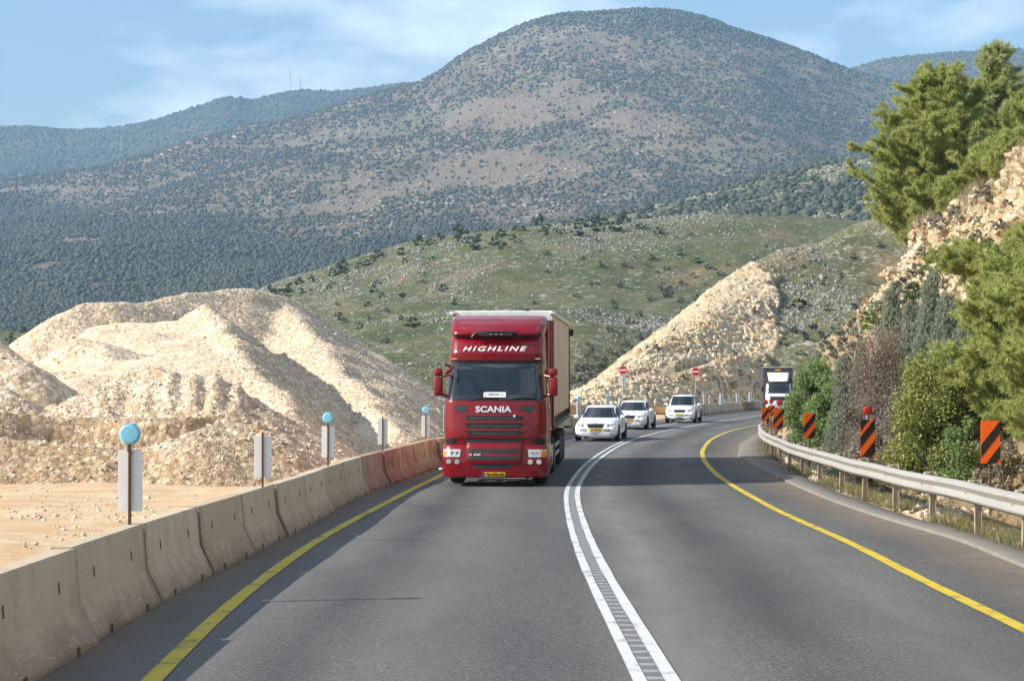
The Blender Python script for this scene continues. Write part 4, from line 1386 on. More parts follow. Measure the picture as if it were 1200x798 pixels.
for (px, a, b_, D) in pA:
    q = P(px, b_, D); t = P(px, a - 2.5, D)
    MB().tube([(q[0] - base.x, D + .1 - base.y, q[2] - .3 - base.z), (t[0] - base.x, D + .1 - base.y, t[2] - base.z)], .03, 6).build('stake', M['rust'], r)
# ================================================================== vehicles (local frame: nose towards -y, ground at z = 0)
class Front:
    """a rounded vehicle front: y of the skin as a function of x and z"""
    def __init__(s, rows, r=.28, bow=.10):
        s.z = np.array([a[0] for a in rows]); s.w = np.array([a[1] for a in rows]); s.y = np.array([a[2] for a in rows])
        s.r, s.bow = r, bow

    def hw(s, z): return float(np.interp(z, s.z, s.w))

    def f(s, x, z):
        w = s.hw(z); y = float(np.interp(z, s.z, s.y))
        ax = min(abs(x), w)
        y += s.bow * (ax / w) ** 2
        e = ax - (w - s.r)
        if e > 0: y += s.r * (1 - math.sqrt(max(0, 1 - (e / s.r) ** 2)))
        return y

    def body(s, zs, yb, cap=True):
        """closed shell from the front skin back to y = yb"""
        V, F = [], []
        fr = [-1, -.985, -.95, -.9, -.8, -.6, -.3, 0, .3, .6, .8, .9, .95, .985, 1]
        n = len(fr) + 2
        for z in zs:
            w = s.hw(z)
            for k in fr:
                x = w * k if abs(k) < .75 else math.copysign((w - s.r) + s.r * (1 - (1 - (abs(k) - .6) / .4) ** 1.0) if False else w * abs(k), k)
                V.append((x, s.f(x, z), z))
            V.append((w, yb, z)); V.append((-w, yb, z))
        for i in range(len(zs) - 1):
            for k in range(n):
                F.append([i * n + k, i * n + (k + 1) % n, (i + 1) * n + (k + 1) % n, (i + 1) * n + k])
        if cap:
            F.append(list(range(n))); F.append([(len(zs) - 1) * n + k for k in range(n)])
        return MB().add(V, F)

    def patch(s, x0, x1, z0, z1, off=.006, nx=14, nz=4, taper=0.0, depth=.03, mb=None, mi=0, top=None):
        """a solid panel that follows the skin, standing off it; taper narrows it towards z0"""
        V, F = [], []
        for side in (0, 1):
            for j in range(nz + 1):
                t = j / nz
                z = z0 + (z1 - z0) * t
                ins = taper * (1 - t)
                for i in range(nx + 1):
                    u = i / nx
                    x = (x0 + ins) + (x1 - x0 - 2 * ins) * u
                    V.append((x, s.f(x, z) - off + side * depth, z))
        m = (nx + 1) * (nz + 1)
        g = lambda i, j, sd: sd * m + j * (nx + 1) + i
        for j in range(nz):
            for i in range(nx):
                F.append([g(i, j, 0), g(i + 1, j, 0), g(i + 1, j + 1, 0), g(i, j + 1, 0)])
                F.append([g(i, j, 1), g(i, j + 1, 1), g(i + 1, j + 1, 1), g(i + 1, j, 1)])
        for i in range(nx):
            F.append([g(i, 0, 0), g(i, 0, 1), g(i + 1, 0, 1), g(i + 1, 0, 0)])
            F.append([g(i, nz, 0), g(i + 1, nz, 0), g(i + 1, nz, 1), g(i, nz, 1)])
        for j in range(nz):
            F.append([g(0, j, 0), g(0, j + 1, 0), g(0, j + 1, 1), g(0, j, 1)])
            F.append([g(nx, j, 0), g(nx, j, 1), g(nx, j + 1, 1), g(nx, j + 1, 0)])
        return (mb or MB()).add(V, F, None, mi)

    def text(s, txt, cx, cz, width, height, off, shear=0.0, bold=0.0, mb=None, mi=0, space=1.0):
        v, f = text_mesh(txt, 1.0, .01, shear, bold, 1.0, space)
        xs = [p[0] for p in v]; zs = [p[1] for p in v]
        kx = width / (max(xs) - min(xs)); kz = height / (max(zs) - min(zs))
        mx_, mz_ = (max(xs) + min(xs)) / 2, (max(zs) + min(zs)) / 2
        V = []
        for p in v:
            x, z = cx + (p[0] - mx_) * kx, cz + (p[1] - mz_) * kz
            V.append((x, s.f(x, z) - off - (.008 if p[2] > 0 else -.006), z))
        return (mb or MB()).add(V, f, None, mi)


def wheel(parent, x, y, r, w, dual=False, name='wheel', face=1):
    o = MB().lathe([(-w / 2, r * .55), (-w / 2, r * .86), (-w * .40, r * .97), (-w * .2, r), (w * .2, r), (w * .40, r * .97), (w / 2, r * .86), (w / 2, r * .55)], 'x', (x, y, r), 28).build(name, M['rubber'], parent, smooth=True)
    e = face * w / 2
    ri = MB().lathe([(e - face * .03, r * .6), (e + face * .004, r * .58), (e - face * .02, r * .5), (e - face * .06, r * .2), (e - face * .01, r * .16), (e - face * .01, .01)] if face > 0 else
                    [(e + .03, r * .6), (e - .004, r * .58), (e + .02, r * .5), (e + .06, r * .2), (e + .01, r * .16), (e + .01, .01)], 'x', (x, y, r), 20).build('rim', M['rim'], o, smooth=True)
    return o


def plate_block(fr, x0, x1, z0, z1, off, txt, parent, blue=True):
    pb = fr.patch(x0, x1, z0, z1, off, 4, 1, depth=.02)
    o = pb.build('number_plate', M['plate'], parent)
    w = x1 - x0
    if blue: fr.patch(x0 + .002, x0 + w * .09, z0 + .003, z1 - .003, off + .004, 1, 1, depth=.01).build('plate_band', M['blue'], o)
    fr.text(txt, x0 + w * .55, (z0 + z1) / 2, w * .78, (z1 - z0) * .62, off + .001, 0, .02).build('plate_text', M['ink'], o)
    return o


# ------------------------------------------------------------------ the red articulated truck
S = 48.8
lx = lambda px: (px - 579.6) / S
lz = lambda py: (572.0 - py) / S
tx0, tz0 = G(579.6, 572)[0], 0
yd = 41.0
truck = empty('articulated_truck', (P(579.6, 572, yd)[0], yd + .02, float(prof(yd))), R(-3.6) * -1)
truck.rotation_euler.z = R(-4.0)
tag(truck, 'red articulated truck with a high roofed cab and cream trailer coming towards the camera', 'truck')
# cab shell
cabF = Front([(.85, 1.235, .06), (1.2, 1.245, .03), (1.6, 1.245, .05), (2.06, 1.235, .10), (2.10, 1.225, .13), (2.9, 1.16, .36), (3.02, 1.155, .36), (3.2, 1.15, .34), (3.56, 1.14, .55), (3.7, 1.12, .72)], .26, .10)
cab = cabF.body([.85, 1.0, 1.2, 1.4, 1.6, 1.8, 2.0, 2.06, 2.10, 2.3, 2.5, 2.7, 2.9, 3.02, 3.1, 3.2, 3.3, 3.45, 3.56, 3.64, 3.7], 2.25).build('cab_body', M['red'], truck, smooth=True)
# bumper
bmF = Front([(.22, 1.22, .0), (.25, 1.26, -.045), (.45, 1.285, -.06), (.62, 1.29, -.06), (.74, 1.285, -.04), (.93, 1.275, -.02), (1.00, 1.26, .04)], .24, .10)
bumper = bmF.body([.22, .235, .25, .30, .37, .45, .55, .62, .68, .74, .84, .93, 1.0], 1.2).build('bumper', M['red'], truck, smooth=True)
bmF.patch(lx(556), lx(600), lz(550), lz(544.5), .006, 12, 2, .0).build('lower_grille', M['mesh'], bumper)
# central grille block standing proud
gF = Front([(.56, .66, -.10), (.62, .70, -.11), (.95, .70, -.08), (1.05, .68, -.02)], .10, .05)
gblk = gF.body([.56, .59, .62, .7, .8, .9, .95, 1.0, 1.05], .3).build('grille_surround', M['red'], bumper, smooth=True)
for a, b in ((532.3, 527.3), (540.3, 535.2)):
    gF.patch(lx(547.5), lx(610), lz(a), lz(b), .005, 14, 2, .03).build('grille_slot', M['mesh'], gblk)
gF.text('R 440', lx(556.7), lz(534.2), .27, .055, .012, .2, .015).build('model_lettering', M['silver'], gblk)
# upper grille panel
for a, b, ins in ((494.6, 488.8, 0), (503.8, 497.8, .02), (512.2, 506.8, .04)):
    x0, x1 = lx(544) + ins, lx(614) - ins
    sl_ = cabF.patch(x0, x1, lz(a), lz(b), .006, 16, 2, .05).build('grille_slot', M['black'], cab)
    cabF.patch(x0 + .10, x1 - .10, lz(a) + .012, lz(b) - .03, .012, 16, 2, .03).build('grille_mesh', M['mesh'], sl_)
    cabF.patch(x0 - .05, x1 + .05, lz(a) - .055, lz(a) - .01, .022, 16, 1, -.0, .04).build('grille_bar', M['red'], sl_)
cabF.patch(lx(545.5), lx(611.5), lz(521.8), lz(516.8), .004, 16, 2, -.02).build('grille_slot', M['mesh'], cab)
cabF.patch(-1.18, 1.18, lz(516.2), lz(514.9), .004, 22, 1).build('panel_gap', M['black'], cab)
for sx in (-1, 1):
    a, b = (lx(530.5), lx(548)) if sx < 0 else (lx(608.3), lx(626.5))
    cabF.patch(a, b, lz(484.5), lz(477), .006, 8, 2, .05).build('air_vent', M['mesh'], cab)
    # side deflector seam and the dark step wedge over each headlight
    cabF.patch(sx * .80 - .012, sx * .80 + .012, 1.15, 1.95, .004, 1, 8).build('panel_gap', M['reddark'], cab)
    xa, xb = (-1.245, -.93) if sx < 0 else (.93, 1.245)
    cabF.patch(xa, xb, 1.02, 1.14, .01, 6, 2, .06 if sx < 0 else .04).build('step_wedge', M['black'], cab)
    # headlights
    xa, xb = (-1.262, -.82) if sx < 0 else (.80, 1.262)
    hl = bmF.patch(xa, xb, lz(537), lz(528.2), .012, 10, 3, .02).build('headlight', M['lampglass'], truck)
    ia, ib = (-1.262, -1.17) if sx < 0 else (1.13, 1.25)
    bmF.patch(ia, ib, lz(536), lz(530.5), .02, 4, 2).build('indicator', M['amber'], hl)
    for cx in ((-1.02, -.9) if sx < 0 else (.9, 1.02)):
        z = lz(532.8)
        MB().lathe([(bmF.f(cx, z) - .016, .05), (bmF.f(cx, z) + .02, .05)], 'y', (cx, 0, z), 16).build('reflector', M['chrome'], hl)
    for px in ((525.2, 535.4) if sx < 0 else (621.5, 631.6)):
        x, z = lx(px), lz(542.5)
        fl = MB().lathe([(bmF.f(x, z) - .012, .062), (bmF.f(x, z) + .03, .066)], 'y', (x, 0, z), 16).build('fog_light', M['lampglass'], truck)
        MB().lathe([(bmF.f(x, z) - .008, .078), (bmF.f(x, z) + .03, .08)], 'y', (x, 0, z), 16).build('lamp_ring', M['black'], fl)
    # mirrors
    mx_ = -1.395 if sx < 0 else 1.395
    mi_ = MB().box((mx_, .34, lz(454.8)), (.215, .13, .46), .06, None, 3).build('mirror', M['red'], truck, smooth=True)
    MB().box((mx_, .34, lz(437.8)), (.215, .15, .20), .065, None, 3).build('wide_angle_mirror', M['red'], mi_, smooth=True)
    MB().tube([(sx * 1.10, .52, lz(441)), (sx * 1.32, .36, lz(443.2))], .022, 8).tube([(sx * 1.17, .42, lz(467)), (sx * 1.32, .36, lz(464))], .035, 8).build('mirror_arm', M['red'], mi_)
    # corner deflector and wiper
# kerb mirror reaching out over the windscreen corner
MB().tube([(-1.02, .24, lz(431)), (-1.06, .05, lz(434)), (-1.16, .0, lz(438.5))], .028, 8).build('mirror_arm', M['red'], truck, smooth=True)
MB().box((-1.12, -.02, lz(437)), (.20, .10, .10), .045, Matrix.Rotation(R(-28), 4, 'Y'), 3).build('kerb_mirror', M['red'], truck, smooth=True)
MB().tube([(-1.12, .55, lz(431.5)), (-1.26, .5, lz(428.5))], .03, 8).build('mirror_arm', M['red'], truck)
# windscreen, black band, sun visor
ws = cabF.patch(-1.135, 1.135, 2.085, 2.965, .008, 30, 10, -.07, .03).build('windscreen', M['glass'], truck, smooth=True)
cabF.patch(-1.155, 1.155, 2.955, 3.05, .025, 22, 2, 0, .05).build('sunshade_band', M['black'], truck, smooth=True)
vis = cabF.patch(-1.13, 1.13, 3.04, 3.19, .06, 22, 3, 0, .12).build('sun_visor', M['red'], truck, smooth=True)
for sx in (-1, 1):
    for k in range(4):
        MB().box((sx * (1.0 + (k - 1.5) * .045), cabF.f(.98, 3.07) - .066, 3.072), (.032, .012, .02), .004).build('marker_lamp', M['letter'], vis)
for sx in (-.55, .35):
    MB().tube([(sx, cabF.f(sx, 2.09) - .02, 2.085), (sx + .25, cabF.f(sx + .25, 2.14) - .03, 2.135), (sx + .62, cabF.f(sx + .6, 2.12) - .03, 2.115)], .013, 6).build('wiper', M['black'], truck)
cabF.patch(-1.12, 1.12, 2.07, 2.11, .012, 22, 1).build('scuttle_strip', M['black'], truck, smooth=True)
note = cabF.patch(lx(566), lx(592.2), lz(467.2), lz(461.3), .016, 4, 2, depth=.006).build('windscreen_note', M['signwhite'], truck)
cabF.text('J. MIHAL L.', lx(579), lz(464.2), .46, .06, .012, .0, .015).build('note_text', M['ink'], note)
# dashboard hint: steering wheel and seats behind glass are not visible
# name panel
cabF.patch(-.99, 1.01, 3.20, 3.215, .012, 18, 1).build('panel_gap', M['reddark'], cab)
cabF.text('HIGHLINE', lx(578.2), lz(410), 1.56, .115, .008, .3, .012, space=1.3).build('name_lettering', M['letter'], cab)
cabF.text('SCANIA', lx(578), lz(481.2), .865, .15, .012, 0, .028).build('maker_lettering', M['silver'], cab)
MB().lathe([(cabF.f(.47, 1.70) - .03, .03), (cabF.f(.47, 1.7) + .02, .034)], 'y', (.47, 0, 1.70), 14).build('badge', M['silver'], cab)
# lamp bar on the roof
lb = MB().tube([(-.58, .42, 3.60), (-.50, .40, 3.70), (0, .36, 3.715), (.50, .40, 3.70), (.58, .42, 3.60)], .035, 8).build('lamp_bar', M['black'], truck, smooth=True)
MB().box((0, .38, 3.66), (.80, .06, .085), .02).build('light_box', M['darkmetal'], lb)
for k in range(3): MB().box((-.12 + k * .13, .344, 3.665), (.06, .01, .02), .003).build('lamp_lens', M['steel'], lb)
MB().box((0, .74, 3.66), (2.05, .3, .12), .02).build('roof_gap', M['black'], truck)
# roof fairing
faF = Front([(3.64, 1.09, .46), (3.68, 1.12, .42), (3.74, 1.14, .46), (3.9, 1.17, .70), (4.05, 1.17, 1.05), (4.13, 1.14, 1.35), (4.16, 1.05, 1.6)], .22, .12)
fa_ = faF.body([3.64, 3.66, 3.68, 3.71, 3.74, 3.8, 3.85, 3.9, 3.95, 4.0, 4.05, 4.09, 4.13, 4.15, 4.16], 2.3).build('roof_fairing', M['red'], truck, smooth=True)
# number plate and bright strip
plate_block(bmF, lx(565.4), lx(592.3), lz(560), lz(554.6), .008, '76-475-58', truck)
MB().box((lx(589), .02, .205), (1.12, .03, .022), .006).build('bright_strip', M['chrome'], truck)
MB().tube([(-1.29, .2, .41), (-1.37, .2, .41)], .03, 8).build('side_marker', M['signwhite'], truck)
# flanks of the cab: extender panels, steps, tank, wheels
for sx in (-1, 1):
    sd = MB().box((sx * 1.17, 2.38, 2.55), (.06, .55, 3.0), .03).build('side_fairing', M['red'], truck, smooth=True)
    MB().box((sx * 1.262, .72, 1.56), (.008, .012, 1.1), 0).build('door_gap', M['reddark'], cab)
    MB().box((sx * 1.262, 1.62, 1.56), (.008, .012, 1.1), 0).build('door_gap', M['reddark'], cab)
    MB().box((sx * 1.215, 1.17, 2.48), (.012, .80, .66), .004, Matrix.Rotation(R(5.2) * sx * -1, 4, 'Y')).build('side_window', M['glass'], cab)
    MB().box((sx * 1.275, .80, 1.30), (.03, .14, .035), .008).build('door_handle', M['black'], cab)
    MB().tube([(sx * 1.275, .66, 1.25), (sx * 1.30, .66, 1.3), (sx * 1.30, .66, 1.9), (sx * 1.275, .66, 1.95)], .014, 6).build('grab_rail', M['chrome'], cab)
    tk = MB().box((sx * 1.03, 3.2, .62), (.42, 1.4, .62), .09, None, 3).build('fuel_tank', M['chrome'], truck, smooth=True)
    for yy in (2.8, 3.6): MB().box((sx * 1.03, yy, .62), (.435, .05, .635), .09, None, 3).build('tank_strap', M['darkmetal'], tk)
    wheel(truck, sx * 1.03, 1.45, .515, .36, face=sx)
    for dx in (.0,): wheel(truck, sx * .93, 5.1, .515, .56, face=sx)
    MB().box((sx * 1.05, 1.9, .45), (.45, .25, .4), .04).build('mud_flap', M['black'], truck)
    for zz in (.42, .70): MB().box((sx * 1.2, 2.25, zz), (.14, .34, .05), .01).build('step', M['steel'], truck)
MB().box((0, 3.4, .82), (.86, 5.4, .26), .02).build('tractor_chassis', M['darkmetal'], truck)
MB().box((0, 2.5, 1.5), (2.1, .25, 1.2), .05).build('cab_rear_equipment', M['black'], truck)
MB().tube([(-.88, 1.45, .515), (.88, 1.45, .515)], .09, 8).build('front_axle', M['darkmetal'], truck)
MB().tube([(-.88, 5.1, .515), (.88, 5.1, .515)], .11, 8).build('drive_axle', M['darkmetal'], truck)
# semi-trailer
TY0, TL, TH_, TW = 2.78, 11.4, 4.30, 1.285
box = MB().box((0, TY0 + TL / 2, (1.38 + TH_ - .02) / 2), (TW * 2 - .04, TL, TH_ - 1.40), .02).build('trailer_box', M['cream'], truck)
MB().box((0, TY0 - .01, (1.3 + TH_) / 2 - .04), (TW * 2 - .1, .05, TH_ - 1.4), .01).build('headboard', M['red'], box)
MB().box((0, TY0 - .0, TH_ - .12), (TW * 2 + .02, .16, .27), .03).build('top_front_rail', M['trailerwhite'], box)
for sx in (-1, 1):
    MB().box((sx * TW, TY0 + TL / 2 + .1, TH_ - .05), (.07, TL - .1, .11), .015).build('top_side_rail', M['trailerwhite'], box)
    MB().lathe([(-.10, .045), (-.08, .075), (.05, .075), (.06, .04)], 'y', (sx * (TW + .0), TY0 - .07, TH_ - .06), 12).build('corner_cap', M['chrome'], box, smooth=True)
    MB().box((sx * TW, TY0 + TL / 2, 1.34), (.05, TL, .12), .01).build('bottom_side_rail', M['darkmetal'], box)
    MB().box((sx * (TW - .012), TY0 + .04, 2.7), (.06, .10, 2.9), .01).build('corner_post', M['reddark'], box)
    MB().box((sx * (TW - .012), TY0 + TL - .06, 2.7), (.06, .10, 2.9), .01).build('corner_post', M['reddark'], box)
    for yy in np.arange(TY0 + .9, TY0 + TL - .3, .62):
        MB().box((sx * (TW - .014), yy, 1.46), (.03, .045, .26), .004).build('curtain_strap', M['black'], box)
    for yy in (TY0 + 6.6, TY0 + 7.9, TY0 + 9.2):
        wheel(truck, sx * 1.0, yy, .5, .40, face=sx)
    MB().box((sx * 1.18, TY0 + 4.3, .72), (.05, 2.6, .09), .01).box((sx * 1.18, TY0 + 4.3, .48), (.05, 2.6, .09), .01).build('side_guard', M['steel'], truck)
    MB().box((sx * 1.05, TY0 + 2.2, .62), (.12, .12, 1.1), .01).build('landing_leg', M['darkmetal'], truck)
    MB().box((sx * 1.27, TY0 + 9.9, 1.0), (.22, .10, .06), .01).build('outrigger', M['darkmetal'], truck)
MB().box((TW + .05, TY0 + TL - .02, TH_ - .32), (.16, .16, .22), .03).build('roller_housing', M['black'], box)
MB().box((.62, TY0 - .02, TH_ + .02), (.12, .10, .08), .02).build('rope_clip', M['black'], box)
MB().box((0, TY0 + TL / 2 + .6, 1.05), (.9, TL - 1.6, .26), .02).build('trailer_chassis', M['darkmetal'], truck)
MB().box((0, TY0 + 8.0, .62), (1.8, 3.6, .34), .04).build('bogie', M['darkmetal'], truck)


# ------------------------------------------------------------------ cars
def car(name, label, loc, rz, kind, group, platetxt):
    """kind 'sedan' or 'suv'"""
    suv = kind == 'suv'
    r = empty(name, loc, rz)
    tag(r, label, 'car', group)
    L, W, H = (4.4, .91, 1.66) if suv else (4.8, .905, 1.47)
    belt = 1.02 if suv else .93
    hood = 1.0 if suv else .86
    rw = .36 if suv else .325
    # lower body: stations along y, cross-section half outline
    st = [(0.0, .62, .32, .50), (.04, .76, .25, .60), (.16, .85, .22, .70), (.40, .895, .20, hood - .14), (.75, W, .20, hood - .04), (1.25, W, .20, hood + .04), (1.45, W, .20, belt), (2.4, W, .20, belt), (3.5, W, .20, belt + .02),
          (4.3 - (.2 if suv else 0), W - .02, .22, belt + .03 if not suv else belt + .04), (L - .12, .85, .26, belt - .01), (L, .74, .34, belt - .12)]
    V, F = [], []
    for (y, w, zb, zt) in st:
        half = [(w * .80, zb), (w * .96, zb + .07), (w, zb + .20), (w, zb + (zt - zb) * .62), (w * .985, zb + (zt - zb) * .82), (w * .93, zt - .035), (w * .80, zt), (0, zt + .025)]
        for p in half: V.append((p[0], y, p[1]))
        for p in half[-2::-1]: V.append((-p[0], y, p[1]))
    n = 15
    for i in range(len(st) - 1):
        for k in range(n):
            F.append([i * n + k, i * n + (k + 1) % n, (i + 1) * n + (k + 1) % n, (i + 1) * n + k])
    F.append(list(range(n))); F.append([(len(st) - 1) * n + k for k in range(n)])
    body = MB().add(V, F).build('body', M['carwhite'], r, smooth=True)
    # cabin
    y0b, y0t = (1.12, 1.72) if suv else (1.22, 2.02)
    y1b, y1t = (4.25, 3.75) if suv else (4.25, 3.35)
    wt = .66 if suv else .60
    gF_ = Front([(belt - .06, W * .955, y0b), (belt + .02, W * .93, y0b + .10), (H - .07, wt + .05, y0t), (H - .02, wt - .02, y0t + .18), (H, wt - .16, y0t + .45)], .22, .14)
    zs = [belt - .06, belt + .02, belt + .2, belt + .35, H - .07, H - .045, H - .02, H - .005, H]
    V, F = [], []
    fr = [-1, -.95, -.88, -.75, -.4, 0, .4, .75, .88, .95, 1]
    nn = len(fr) * 2
    for z in zs:
        t = min(1, (z - belt) / (H - .07 - belt)); w = gF_.hw(z)
        yr = y1b + (y1t - y1b) * max(0, t) - (max(0, z - (H - .07)) * 5)
        for k in fr: V.append((w * k, gF_.f(w * k, z), z))
        for k in fr[::-1]: V.append((w * k, yr - .12 * abs(k) ** 4, z))
    for i in range(len(zs) - 1):
        for k in range(nn):
            F.append([i * nn + k, i * nn + (k + 1) % nn, (i + 1) * nn + (k + 1) % nn, (i + 1) * nn + k])
    F.append([(len(zs) - 1) * nn + k for k in range(nn)])
    MB().add(V, F).build('roof', M['carwhite'], r, smooth=True)
    gF_.patch(-.74, .74, belt + .03, H - .085, .008, 14, 5, -.12 if not suv else -.09, .02).build('windscreen', M['glass'], r, smooth=True)
    for sx in (-1, 1):
        hb, ht_ = gF_.hw(belt + .05), gF_.hw(H - .10)
        mbw = MB()
        for (ya, yb_, yc, yd_) in ((y0b + .42, 2.45, 2.45, y0t + .16), (2.53, y1b - .45, y1t - .12, 2.53)):
            a = [(hb + .006, ya, belt + .05), (hb + .006, yb_, belt + .05), (ht_ + .006, yc, H - .10), (ht_ + .006, yd_, H - .10)]
            v = [(sx * p[0], p[1], p[2]) for p in a] + [(sx * (p[0] - .03), p[1], p[2]) for p in a]
            mbw.add(v, [[0, 1, 2, 3], [7, 6, 5, 4], [0, 4, 5, 1], [1, 5, 6, 2], [2, 6, 7, 3], [3, 7, 4, 0]])
        mbw.build('side_window', M['glass'], r)
        MB().box((sx * (W + .09), 1.55, belt + .07), (.2, .10, .13), .04, None, 3).build('mirror', M['carwhite'], r, smooth=True)
        for yy in (.92, L - .98):
            MB().lathe([(-.02, rw + .055), (.012, rw + .055), (.014, rw - .02)] if sx > 0 else [(-.014, rw - .02), (-.012, rw + .055), (.02, rw + .055)], 'x', (sx * (W - .0), yy, rw + .01), 24).build('wheel_arch', M['black'], body)
            wheel(r, sx * (W - .085), yy, rw, .215, face=sx)
        MB().box((sx * (W + .006), 2.5, .62), (.012, 2.0, .03), .004).build('side_trim', M['black' if suv else 'carwhite'], body)
        MB().box((sx * (W + .012), 2.25, belt - .12), (.02, .16, .03), .006).build('door_handle', M['carwhite'], body)
        MB().box((sx * (W - .002), 2.48, .66), (.012, .012, .55), 0).build('door_gap', M['black'], body)
        if suv: MB().tube([(sx * .56, 1.95, H - .03), (sx * .56, 2.05, H + .04), (sx * .56, 3.5, H + .04), (sx * .56, 3.6, H - .03)], .022, 6).build('roof_rail', M['darkmetal'], r)
    # nose
    nF = Front([(.20, .80, .08), (.28, .86, .02), (.45, .89, -.02), (.60, .885, .0), (.72, .86, .08), (hood - .06, .82, .20), (hood, .80, .34)], .34, .10)
    nF.body([.20, .28, .36, .45, .52, .6, .66, .72, hood - .06, hood], 1.0).build('bonnet_nose', M['carwhite'], body, smooth=True)
    gz = .60 if not suv else .66
    gl_ = nF.patch(-.36, .36, gz - .03, gz + .125, .012, 10, 3, .06, .03).build('grille', M['black'], r)
    nF.patch(-.40, .40, gz + .12, gz + .155, .022, 10, 1, 0, .03).build('chrome_strip', M['chrome'], gl_)
    MB().lathe([(nF.f(0, gz + .14) - .03, .045), (nF.f(0, gz + .14), .05)], 'y', (0, 0, gz + .145), 14).build('badge', M['chrome'], gl_)
    nF.patch(-.50, .50, .285, .37, .008, 12, 2, .06 if not suv else -.06, .03).build('lower_grille', M['black'], r)
    if suv: nF.patch(-.84, .84, .205, .30, .012, 16, 2, .0, .03).build('lower_bumper', M['black'], r)
    nF.patch(-.26, .26, .44, .55, .016, 6, 1, 0, .02).build('number_plate', M['plate'], r)
    nF.text(platetxt, .02, .495, .42, .075, .016, 0, .02).build('plate_text', M['ink'], r)
    for sx in (-1, 1):
        a, b = (-.80, -.44) if sx < 0 else (.44, .80)
        hl = nF.patch(a, b, gz - .015, gz + .135, .008, 8, 3, .03, .03).build('headlight', M['lampglass'], r)
        for cx in (.54, .68):
            z = gz + .06
            MB().lathe([(nF.f(cx, z) - .014, .05), (nF.f(cx, z) + .02, .05)], 'y', (sx * cx, 0, z), 12).build('reflector', M['darkmetal'], hl)
        nF.patch(sx * .68 - .09, sx * .68 + .09, .31, .37, .01, 4, 1, 0, .03).build('fog_light', M['lampglass'], r)
    return r


def put(px, py, **k):
    p = G(px, py); return (float(p[0]), float(p[1]), float(p[2]))


cars_g = 'white cars queuing behind the red truck'
def heading(path, Y, extra=0.0):
    tx, ty = path.tangent(Y); return -math.atan2(tx, ty) + extra


l1 = put(697.5, 517.4); car('sedan_car', 'white saloon car nearest behind the red truck, left of the centre line', l1, R(-9.5), 'sedan', cars_g, '34-108-72')
l2 = put(736, 503.6); car('sedan_car', 'white saloon car half hidden behind the leading white saloon', l2, R(-12), 'sedan', cars_g, '61-904-53')
l3 = put(796, 495.6); car('off_road_car', 'white off-roader with roof rails following the two saloons', l3, R(-13), 'suv', cars_g, '52-710-69')
# ------------------------------------------------------------------ distant white lorry
D = 150
lorry = empty('lorry', (P(913, 470, D)[0], D, float(prof(D))), R(-6))
tag(lorry, 'white cabbed lorry with a dark box body far up the road by the green bush', 'truck')
lF = Front([(.35, 1.1, .05), (.5, 1.13, 0), (1.5, 1.13, .02), (1.55, 1.12, .06), (2.35, 1.04, .25), (2.5, 1.0, .35)], .25, .1)
cb = lF.body([.35, .5, .8, 1.1, 1.5, 1.55, 1.9, 2.35, 2.5], 1.9).build('cab_body', M['white'], lorry, smooth=True)
lF.patch(-1.0, 1.0, 1.57, 2.33, .01, 14, 4, -.04).build('windscreen', M['glass'], lorry, smooth=True)
lF.patch(-1.04, 1.04, 2.36, 2.50, .05, 14, 2, 0, .1).build('sun_visor', M['black'], lorry)
lF.patch(-.8, .8, .95, 1.3, .008, 10, 2, .05).build('grille', M['mesh'], lorry)
dF = Front([(2.62, .80, .35), (2.75, .85, .45), (3.35, .95, 1.2), (3.4, .85, 1.4)], .2, .1)
dF.body([2.62, 2.68, 2.75, 3.0, 3.35, 3.4], 1.85).build('roof_deflector', M['white'], lorry, smooth=True)
bx = MB().box((0, 5.7, 2.35), (2.62, 7.2, 3.1), .03).build('box_body', M['truckbox'], lorry)
MB().box((0, 2.05, 3.86), (2.64, .12, .1), .02).build('top_rail', M['steel'], bx)
MB().box((0, 1.96, 3.62), (.5, .06, .12), .01).build('roof_lamp', M['amber'], bx)
for sx in (-1, 1):
    mi_ = MB().box((sx * 1.42, .25, 1.95), (.2, .12, .5), .05).build('mirror', M['black'], lorry)
    MB().tube([(sx * 1.15, .3, 2.2), (sx * 1.35, .25, 2.2)], .02, 6).build('mirror_arm', M['black'], mi_)
    lF.patch(min(sx * 1.2, sx * .8), max(sx * 1.2, sx * .8), .6, .78, .01, 5, 2).build('headlight', M['lampglass'], lorry)
    for yy in (1.0, 5.9): wheel(lorry, sx * 1.0, yy, .5, .4, face=sx)
# ================================================================== plants
def unit(v): return v / np.maximum(np.linalg.norm(v, axis=-1, keepdims=True), 1e-9)


def needle_tris(Pt, Dr_, k, ln, wd, spread, rng):
    p = np.repeat(Pt, k, 0); d = unit(np.repeat(Dr_, k, 0) + spread * rng.normal(size=(len(p), 3)))
    l = ln * rng.uniform(.6, 1.15, (len(p), 1))
    side = unit(np.cross(d, rng.normal(size=d.shape)))
    b = p + d * l * rng.uniform(-.15, .1, (len(p), 1))
    V = np.stack([b - side * wd / 2, b + side * wd / 2, b + d * l], 1).reshape(-1, 3)
    return V, np.arange(len(V)).reshape(-1, 3)


def leaf_quads(Pt, size, rng, nrm=None, aspect=.55):
    n = len(Pt)
    s = (size * rng.uniform(.6, 1.3, (n, 1)))
    nm = unit(rng.normal(size=(n, 3)) + (0 if nrm is None else nrm))
    a = unit(np.cross(nm, rng.normal(size=(n, 3)))); b = np.cross(nm, a)
    V = np.stack([Pt - a * s, Pt + b * s * aspect + nm * s * .15, Pt + a * s, Pt - b * s * aspect + nm * s * .15], 1).reshape(-1, 3)
    return V, np.arange(len(V)).reshape(-1, 4)


